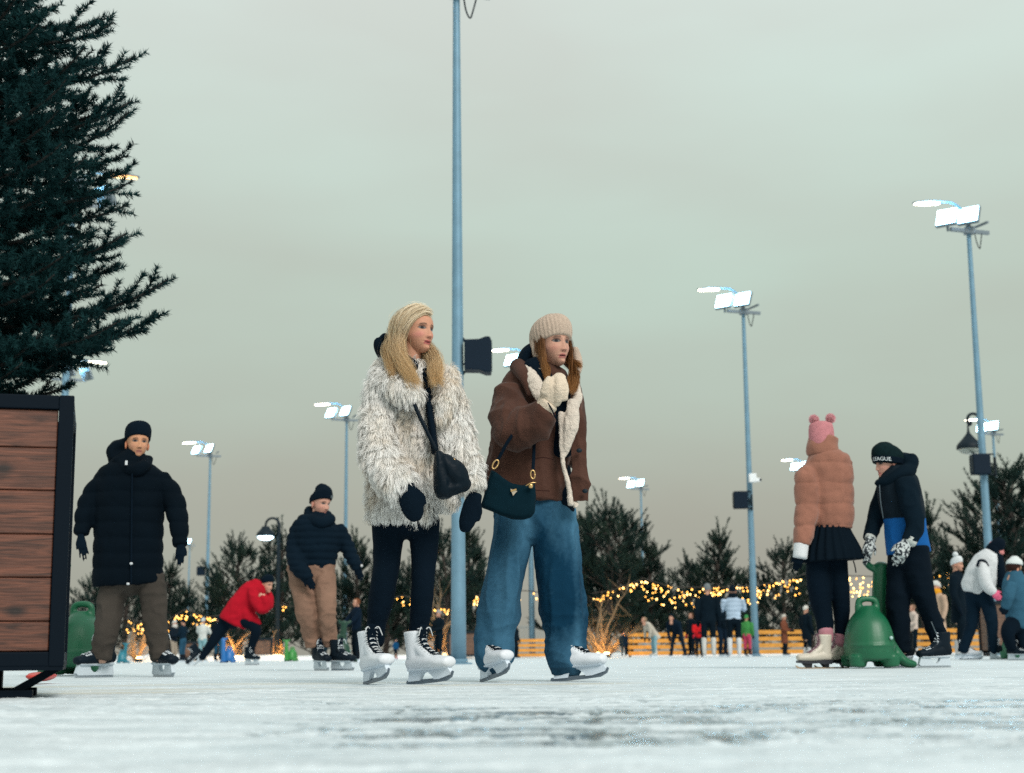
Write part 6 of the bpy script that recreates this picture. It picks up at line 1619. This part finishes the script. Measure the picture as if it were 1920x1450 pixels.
# =================================================================== FAR SKATERS
SH = {}
def C_(n, c): return cloth('cloth_' + n, c, 60, .3, 6, .18)
def skater(px, ytop, D, lab, jacket, trousers, yaw=0, lean=0, hem=.86, hat=None, hair=None, arms='down', boot=(.01, .012, .016), scarf=None, stride=.0, wide=1.0, hood=False, gaiter=None, skin=(.50, .27, .19), bend=0, hands=None, dots=None, quilt=0):
    b = gnd(px, D); htop = at(px, ytop, D)[2]
    la = R(lean)
    # upright height 1.80 including the blades; leaning shortens it
    s = htop / (.92 + .88 * math.cos(la) + (0.03 if hat else 0))
    root = empty('person', b, lab, 'person', 'skaters far across the ice')
    Rz = rotz(R(yaw))
    hip = np.array([0, .02, .92])
    def up(p):
        p = np.array(p, float); q = p - hip
        return hip + np.array([q[0], q[1] * math.cos(la) - q[2] * math.sin(la), q[2] * math.cos(la) + q[1] * math.sin(la)])
    def W(vf): return b + (np.asarray(vf[0]) * s) @ Rz.T, vf[1]
    def chain(pts, u=False, n=14, cap=(.5, .5), k=1.0):
        return W(loft([(*(up(p[:3]) if u else p[:3]), p[3] * k, p[4] * k) for p in pts], n=n, sub=4, cap=cap))
    w_ = wide
    st = stride
    legs = [[(sx * .095, .02, .92, .095, .10), (sx * (.105 + .1 * st), -.03 - bend + sx * .16 * st, .52, .072, .075), (sx * (.11 + .16 * st), sx * .28 * st, .16, .055, .058), (sx * (.11 + .17 * st), sx * .30 * st, .10, .05, .06)] for sx in (-1, 1)]
    tor = [(0, .0, hem, .185 * w_, .135 * w_), (0, 0, 1.06, .175 * w_, .125 * w_), (0, 0, 1.28, .20 * w_, .13 * w_), (0, 0, 1.42, .17 * w_, .11 * w_), (0, .0, 1.50, .075, .07)]
    if hem < .8: tor.insert(0, (0, .0, hem, .20 * w_, .15 * w_)); tor[1] = (0, 0, (hem + 1.06) / 2, .19 * w_, .14 * w_)
    A = {'down': ((.22, 0, 1.40), (.26, .02, 1.12), (.25, -.06, .88)), 'fwd': ((.22, 0, 1.40), (.26, -.06, 1.14), (.14, -.30, 1.08)), 'hang': ((.2, 0, 1.40), (.24, -.16, 1.18), (.2, -.34, 1.0)),
         'up': ((.22, 0, 1.40), (.27, -.10, 1.16), (.12, -.22, 1.36)), 'out': ((.22, 0, 1.40), (.36, .0, 1.16), (.46, -.05, .95))}[arms]
    ar = [[(sx * a[0], a[1], a[2], r1, r1) for a, r1 in zip(A, (.075, .066, .052))] for sx in (-1, 1)]
    mj, mt = C_('j%d' % abs(hash(jacket)), jacket), C_('t%d' % abs(hash(trousers)), trousers)
    hc = up((0, -.01, 1.62)); Hc = Head(b + (hc * s) @ Rz.T, s * 1.0, yaw, -lean * .35, 0)
    hv = Hc.face(56, 46, skin=skin, blush=.3, stubble=0)
    body_under(root, [chain(tor, True, k=.6), *[chain(a, True, k=.5) for a in ar], *[chain(l, k=.7) for l in legs]], hv, voxel=.03)
    v = .018
    dq = quilt_z(.10, .016) if quilt else folds(.010, (8, 8, 7), int(px))
    blob('jacket', [chain(tor, True, 18, (.05, .3)), *[chain(a, True) for a in ar]], mj, root, voxel=v, smooth=3, disp=dq)
    blob('trousers', [chain(l) for l in legs] + [chain([(0, .02, .96, .15, .12), (0, .02, .86, .14, .11)])], mt, root, voxel=v, smooth=3, disp=folds(.006, (9, 9, 9), int(px)))
    if hat is not None:
        V, Fc = Hc.hat(BEANIE, .25, 30); part('beanie', V, Fc, C_('h%d' % abs(hash(hat)), hat), root)
        if dots is not None:
            V, Fc = ellipsoid(Hc.T((0, .02, .175)), (.05 * s,) * 3, 12, 8); part('pompom', V, Fc, C_('h%d' % abs(hash(hat)), hat), root)
    if hair is not None:
        V, q = Hc.cap(lambda P: ((P[:, 1] > -.02) | (P[:, 2] > .075)) & (P[:, 2] > -.06), .012); part('hair', V, q, C_('k%d' % abs(hash(hair)), hair), root)
    if hood:
        blob('hood', [W(ellipsoid(up((0, .03, 1.60)), (.115, .115, .14), 16, 12))], mj, root, voxel=.02)
    if scarf is not None:
        V, Fc = chain([(0, -.01, 1.46, .11, .11), (0, -.02, 1.52, .115, .12), (0, -.02, 1.56, .09, .10)], True, 18); part('scarf', V, Fc, C_('s%d' % abs(hash(scarf)), scarf), root)
    hm = C_('hand%d' % abs(hash(hands)), hands) if hands is not None else M_blk
    for a in ar:
        e = np.array(a[-1][:3]); d = e - np.array(a[-2][:3]); d /= np.linalg.norm(d)
        V, Fc = chain([(*(e + d * .0), .045, .04), (*(e + d * .07), .05, .035), (*(e + d * .14), .03, .025)], True, 10); part('glove', V, Fc, hm, root)
    mb = C_('b%d' % abs(hash(boot)), boot)
    for sx, l in zip((-1, 1), legs):
        x, y = l[-1][0], l[-1][1]
        o = empty('skate', origin_of(root)); o.parent = root; o.location = (0, 0, 0)
        top = .30 if gaiter is None else .46
        blob('boot', [W(loft([(x, y + .04, .115, .04, .045), (x, y - .06, .115, .045, .045), (x, y - .19, .10, .036, .03)], n=12, view=(1, 0, 0))), W(loft([(x, y + .01, .10, .05, .06), (x, y + (l[-2][1] - y) * .5, top, .068, .07)], n=12))], C_('g%d' % abs(hash(gaiter)), gaiter) if gaiter is not None else mb, o, voxel=.018, smooth=2)
        V, Fc = W(boxg((x, y - .07, .042), (.018, .27, .076))); part('blade', V, Fc, M_holder, o, False)
    return root
NAVY, BLK, GRY = (.004, .012, .024), (.0025, .008, .014), (.10, .11, .12)
skater(1228, 1155, 45.0 - 5, 'person in a cream coat and pale blue trousers bending by the orange fence', (.46, .42, .36), (.20, .36, .42), yaw=-70, lean=38, hem=.70, hair=(.25, .18, .12), arms='hang', boot=(.5, .5, .48))
skater(1272, 1150, 38, 'person in dark navy bending low, second from the left at the orange fence', NAVY, (.006, .014, .025), yaw=-30, lean=48, hat=BLK, arms='hang', stride=.5)
skater(1298, 1146, 42, 'person in black with one red glove beside the child in red', BLK, BLK, yaw=-60, hair=(.10, .05, .03), arms='down', hands=(.45, .02, .04))
skater(1311, 1155, 41, 'small child in a bright red jacket and green hat', (.55, .015, .02), (.008, .012, .02), yaw=20, hat=(.03, .30, .07), arms='fwd')
skater(1330, 1089, 33, 'tall person in black with a grey knitted hat and white leg warmers, seen from behind', BLK, BLK, yaw=170, hat=(.15, .17, .18), gaiter=(.50, .50, .48), arms='down')
skater(1356, 1118, 40, 'person in dark clothes half hidden left of the pale blue puffer jacket', BLK, NAVY, yaw=40, hat=BLK, arms='fwd')
skater(1378, 1093, 34, 'woman in a pale blue striped puffer jacket and white boots, seen from behind', (.36, .46, .58), BLK, yaw=175, hat=BLK, scarf=BLK, gaiter=(.56, .58, .60), hem=.93, arms='up', quilt=1)
skater(1402, 1150, 42, 'child in a green jacket and pink trousers left of the pole with the camera', (.05, .22, .06), (.45, .05, .11), yaw=150, hat=(.05, .25, .08), arms='down')
skater(1472, 1149, 40, 'person in a long rust brown coat and white hat in front of the orange fence', (.16, .055, .032), BLK, yaw=60, hat=(.5, .47, .42), hem=.55, arms='fwd')
skater(1514, 1132, 36, 'person in long black clothes and a white hat beside the tan jacket woman', BLK, BLK, yaw=120, hat=(.55, .54, .50), hem=.6, boot=(.5, .5, .5))
skater(1804, 1036, 22, 'person in a black coat and white bobble hat behind the white fleece', BLK, BLK, yaw=60, hat=(.55, .58, .60), dots=1, hem=.62, boot=(.55, .55, .55), stride=.3)
skater(1764, 1084, 28, 'person in a long cream coat with a yellow scarf and white hat', (.42, .30, .22), (.20, .15, .12), yaw=-70, hat=(.52, .52, .50), scarf=(.62, .27, .02), hem=.45, arms='down')
skater(1716, 1130, 27, 'person in a cream jacket and black trousers, seen between the legs of the boy', (.48, .40, .35), BLK, yaw=-80, hair=(.2, .12, .08), arms='fwd', boot=(.5, .5, .5))
skater(325, 1160, 42, 'person with a white hood and beige trousers, left of the navy jacket', (.006, .012, .02), (.30, .25, .20), yaw=70, hat=(.55, .55, .52), scarf=(.5, .48, .45), arms='fwd')
skater(342, 1158, 40, 'person in a navy jacket and blue jeans standing near the brown planter', (.004, .014, .026), (.02, .07, .12), yaw=-110, hat=BLK, arms='fwd')
skater(379, 1155, 38, 'person in a white jacket, white beanie and pale jeans by the left floodlight pole', (.52, .54, .52), (.20, .36, .40), yaw=160, hat=(.42, .48, .50), hood=False, arms='up', boot=(.45, .5, .5))
skater(408, 1152, 40, 'person in a black jacket and dark jeans behind the lunging red jacket', BLK, (.012, .06, .11), yaw=160, hat=BLK)
skater(668, 1118, 31, 'man with reddish hair in a navy jacket beside the dark green skating aid', (.003, .010, .022), BLK, yaw=-60, hair=(.16, .06, .03), arms='hang')
skater(604, 1140, 38, 'person in dark clothes mostly hidden behind the beige trousers', BLK, (.005, .02, .03), yaw=30, hat=BLK)
skater(823, 1140, 34, 'person in black standing between the black leggings and the thick pole', BLK, BLK, yaw=-50, hat=(.3, .28, .27), arms='fwd', boot=(.3, .3, .3))
skater(742, 1196, 40, 'small child in dark blue with pink boots between the white skates', (.004, .05, .13), BLK, yaw=40, hat=NAVY, boot=(.42, .03, .10))
skater(967, 1164, 38, 'person in black right behind the left leg of the wide jeans', BLK, BLK, yaw=60, hat=BLK)
skater(163, 1142, 26, 'person in dark clothes crouching behind the green aid by the planter', BLK, BLK, yaw=20, hat=BLK, lean=30, arms='fwd')
skater(1170, 1182, 44, 'small dark figure by the snow heap right of the orange lit trunk', NAVY, NAVY, yaw=0, hat=NAVY, hem=.7)

# =================================================================== WOMAN IN WHITE FLEECE AND CHILD AT THE RIGHT EDGE
def fleece_woman():
    D = 20.5
    root = person(1840, D, 'woman in a white fleece and dark jeans bending forward, with a bright pink glove')
    H = Head(at(1868, 1030, D), 1.05, 60, 12, 0)
    head = H.face(80, 64, skin=(.55, .20, .20), brow=(.03, .02, .02))
    legA = [(1822, 1108, .05, 16, .95), (1824, 1140, .04, 14, .95), (1822, 1170, .06, 12, 1), (1812, 1200, .1, 10, 1), (1806, 1220, .12, 9, 1)]
    legB = [(1842, 1108, -.05, 16, .95), (1854, 1140, -.1, 13.5, .95), (1860, 1170, -.1, 11, 1), (1862, 1200, -.08, 9, 1), (1864, 1222, -.06, 8, 1)]
    torso = [(1866, 1040, 0, 16, 1), (1856, 1052, 0, 27, .85), (1842, 1078, 0, 31, .8), (1832, 1100, 0, 30, .8), (1828, 1112, 0, 25, .8)]
    armA = [(1844, 1062, -.2, 12, 1), (1846, 1082, -.26, 12, 1), (1852, 1100, -.28, 11, 1), (1862, 1110, -.28, 9, 1)]
    body_under(root, [slim(D, t) for t in (torso, armA, legA, legB)], head, voxel=.025)
    Mf = mat('white_fleece', (.56, .58, .60), .95, bscale=50, bamp=.8, nscale=18, namp=.1)
    blob('fleece', [ch(D, torso, n=22, cap=(.4, .3))], Mf, root, voxel=.015, smooth=3, disp=folds(.012, (9, 9, 9), 3))
    blob('sleeve', [ch(D, armA, n=16)], Mf, root, voxel=.013, smooth=3)
    V, Fc = tube(pts3(D, [(1832, 1062, -.25), (1836, 1052, -.24), (1846, 1052, -.25), (1853, 1062, -.27)]), .018, 8); part('arm_trim', V, Fc, M_blk, root)
    blob('scarf', [ch(D, [(1870, 1046, -.05, 11, 1.2), (1876, 1070, -.12, 9, 1.2), (1878, 1100, -.1, 7, 1)])], M_blk, root, voxel=.015)
    blob('jeans', [ch(D, legA, n=16), ch(D, legB, n=16), ch(D, [(1830, 1104, 0, 24, .8), (1836, 1118, 0, 22, .8)])], cloth('dark_jeans', (.003, .012, .024), 80, .3), root, voxel=.015, smooth=3, disp=folds(.008, (9, 9, 9), 5))
    V, Fc = H.hat([(0, .02, -.04, .10, .115), (0, .02, .03, .105, .122), (0, .02, .09, .09, .10), (0, .02, .13, .05, .055)], .55, 40); part('cap', V, Fc, M_blk, root)
    blob('hair', [ch(D, [(1862, 1030, .0, 11, 1.5), (1864, 1048, -.04, 10, 1.4)])], M_blk, root, voxel=.015)
    glove(root, D, (1862, 1110), (1876, 1126), -.30, 7.5, mat('pink_glove', (.62, .10, .20), .85, bscale=80, bamp=.6), -1, .03, .02, voxel=.009)
    skate(root, 1800, D + .2, -12, 0, 0, 1.02, 'figure')
    skate(root, 1856, D - .05, -20, 0, 0, 1.02, 'hockey')
fleece_woman()
def edge_child():
    D = 18.5
    root = person(1908, D, 'child in a slate blue jacket and white hat, cut off by the right edge')
    H = Head(at(1902, 1066, D), .92, 120, 15, 0)
    head = H.face(60, 50)
    legA = [(1906, 1165, .0, 20, 1), (1890, 1185, -.1, 14, 1), (1896, 1215, -.05, 10, 1)]
    legB = [(1922, 1165, .05, 20, 1), (1915, 1190, 0, 14, 1), (1918, 1218, 0, 10, 1)]
    torso = [(1902, 1078, 0, 16, 1), (1904, 1094, 0, 24, .9), (1908, 1125, 0, 27, .9), (1910, 1155, 0, 25, .9), (1910, 1172, 0, 24, .9)]
    arm = [(1896, 1098, -.16, 11, 1), (1890, 1120, -.2, 11, 1), (1884, 1138, -.18, 9, 1)]
    body_under(root, [slim(D, t) for t in (torso, arm, legA, legB)], head, voxel=.025)
    M = cloth('slate_jacket', (.030, .095, .15), 80, .4)
    blob('jacket', [ch(D, torso, n=20), ch(D, arm, n=14)], M, root, voxel=.014, smooth=3, disp=folds(.012, (9, 9, 9), 8))
    blob('trousers', [ch(D, legA, n=14), ch(D, legB, n=14), ch(D, [(1912, 1160, 0, 24, .9), (1910, 1180, 0, 20, .9)])], M_blk, root, voxel=.014)
    V, q = H.cap(lambda P: (P[:, 1] > -.02) & (P[:, 2] > -.09), .014); part('hair', V, q, C_('child_hair', (.03, .014, .012)), root)
    V, Fc = H.hat([(0, .01, .05, .098, .118), (0, .014, .10, .09, .104), (0, .02, .14, .05, .06)], .1, 30); part('white_hat', V, Fc, mat('white_knit', (.58, .62, .62), .9), root)
    mitten(root, D, (1884, 1138), (1882, 1152), -.18, 8, M_blk, 1)
    skate(root, 1890, D, -40, 0, 0, .9, 'hockey'); skate(root, 1912, D + .1, -40, 0, 0, .9, 'hockey')
edge_child()
# red plastic sled edge seen under the planter
c = gnd(80, 8.2)
root = empty('sled', c, 'red plastic sled lying on the ice, seen under the wooden planter', 'sled')
blob('shell', [loft([(c[0] - .045, c[1], .045, .022, .16), (c[0], c[1], .04, .024, .18), (c[0] + .03, c[1], .045, .02, .16)], n=16)], mat('red_plastic', (.55, .04, .03), .4), root, voxel=.012)
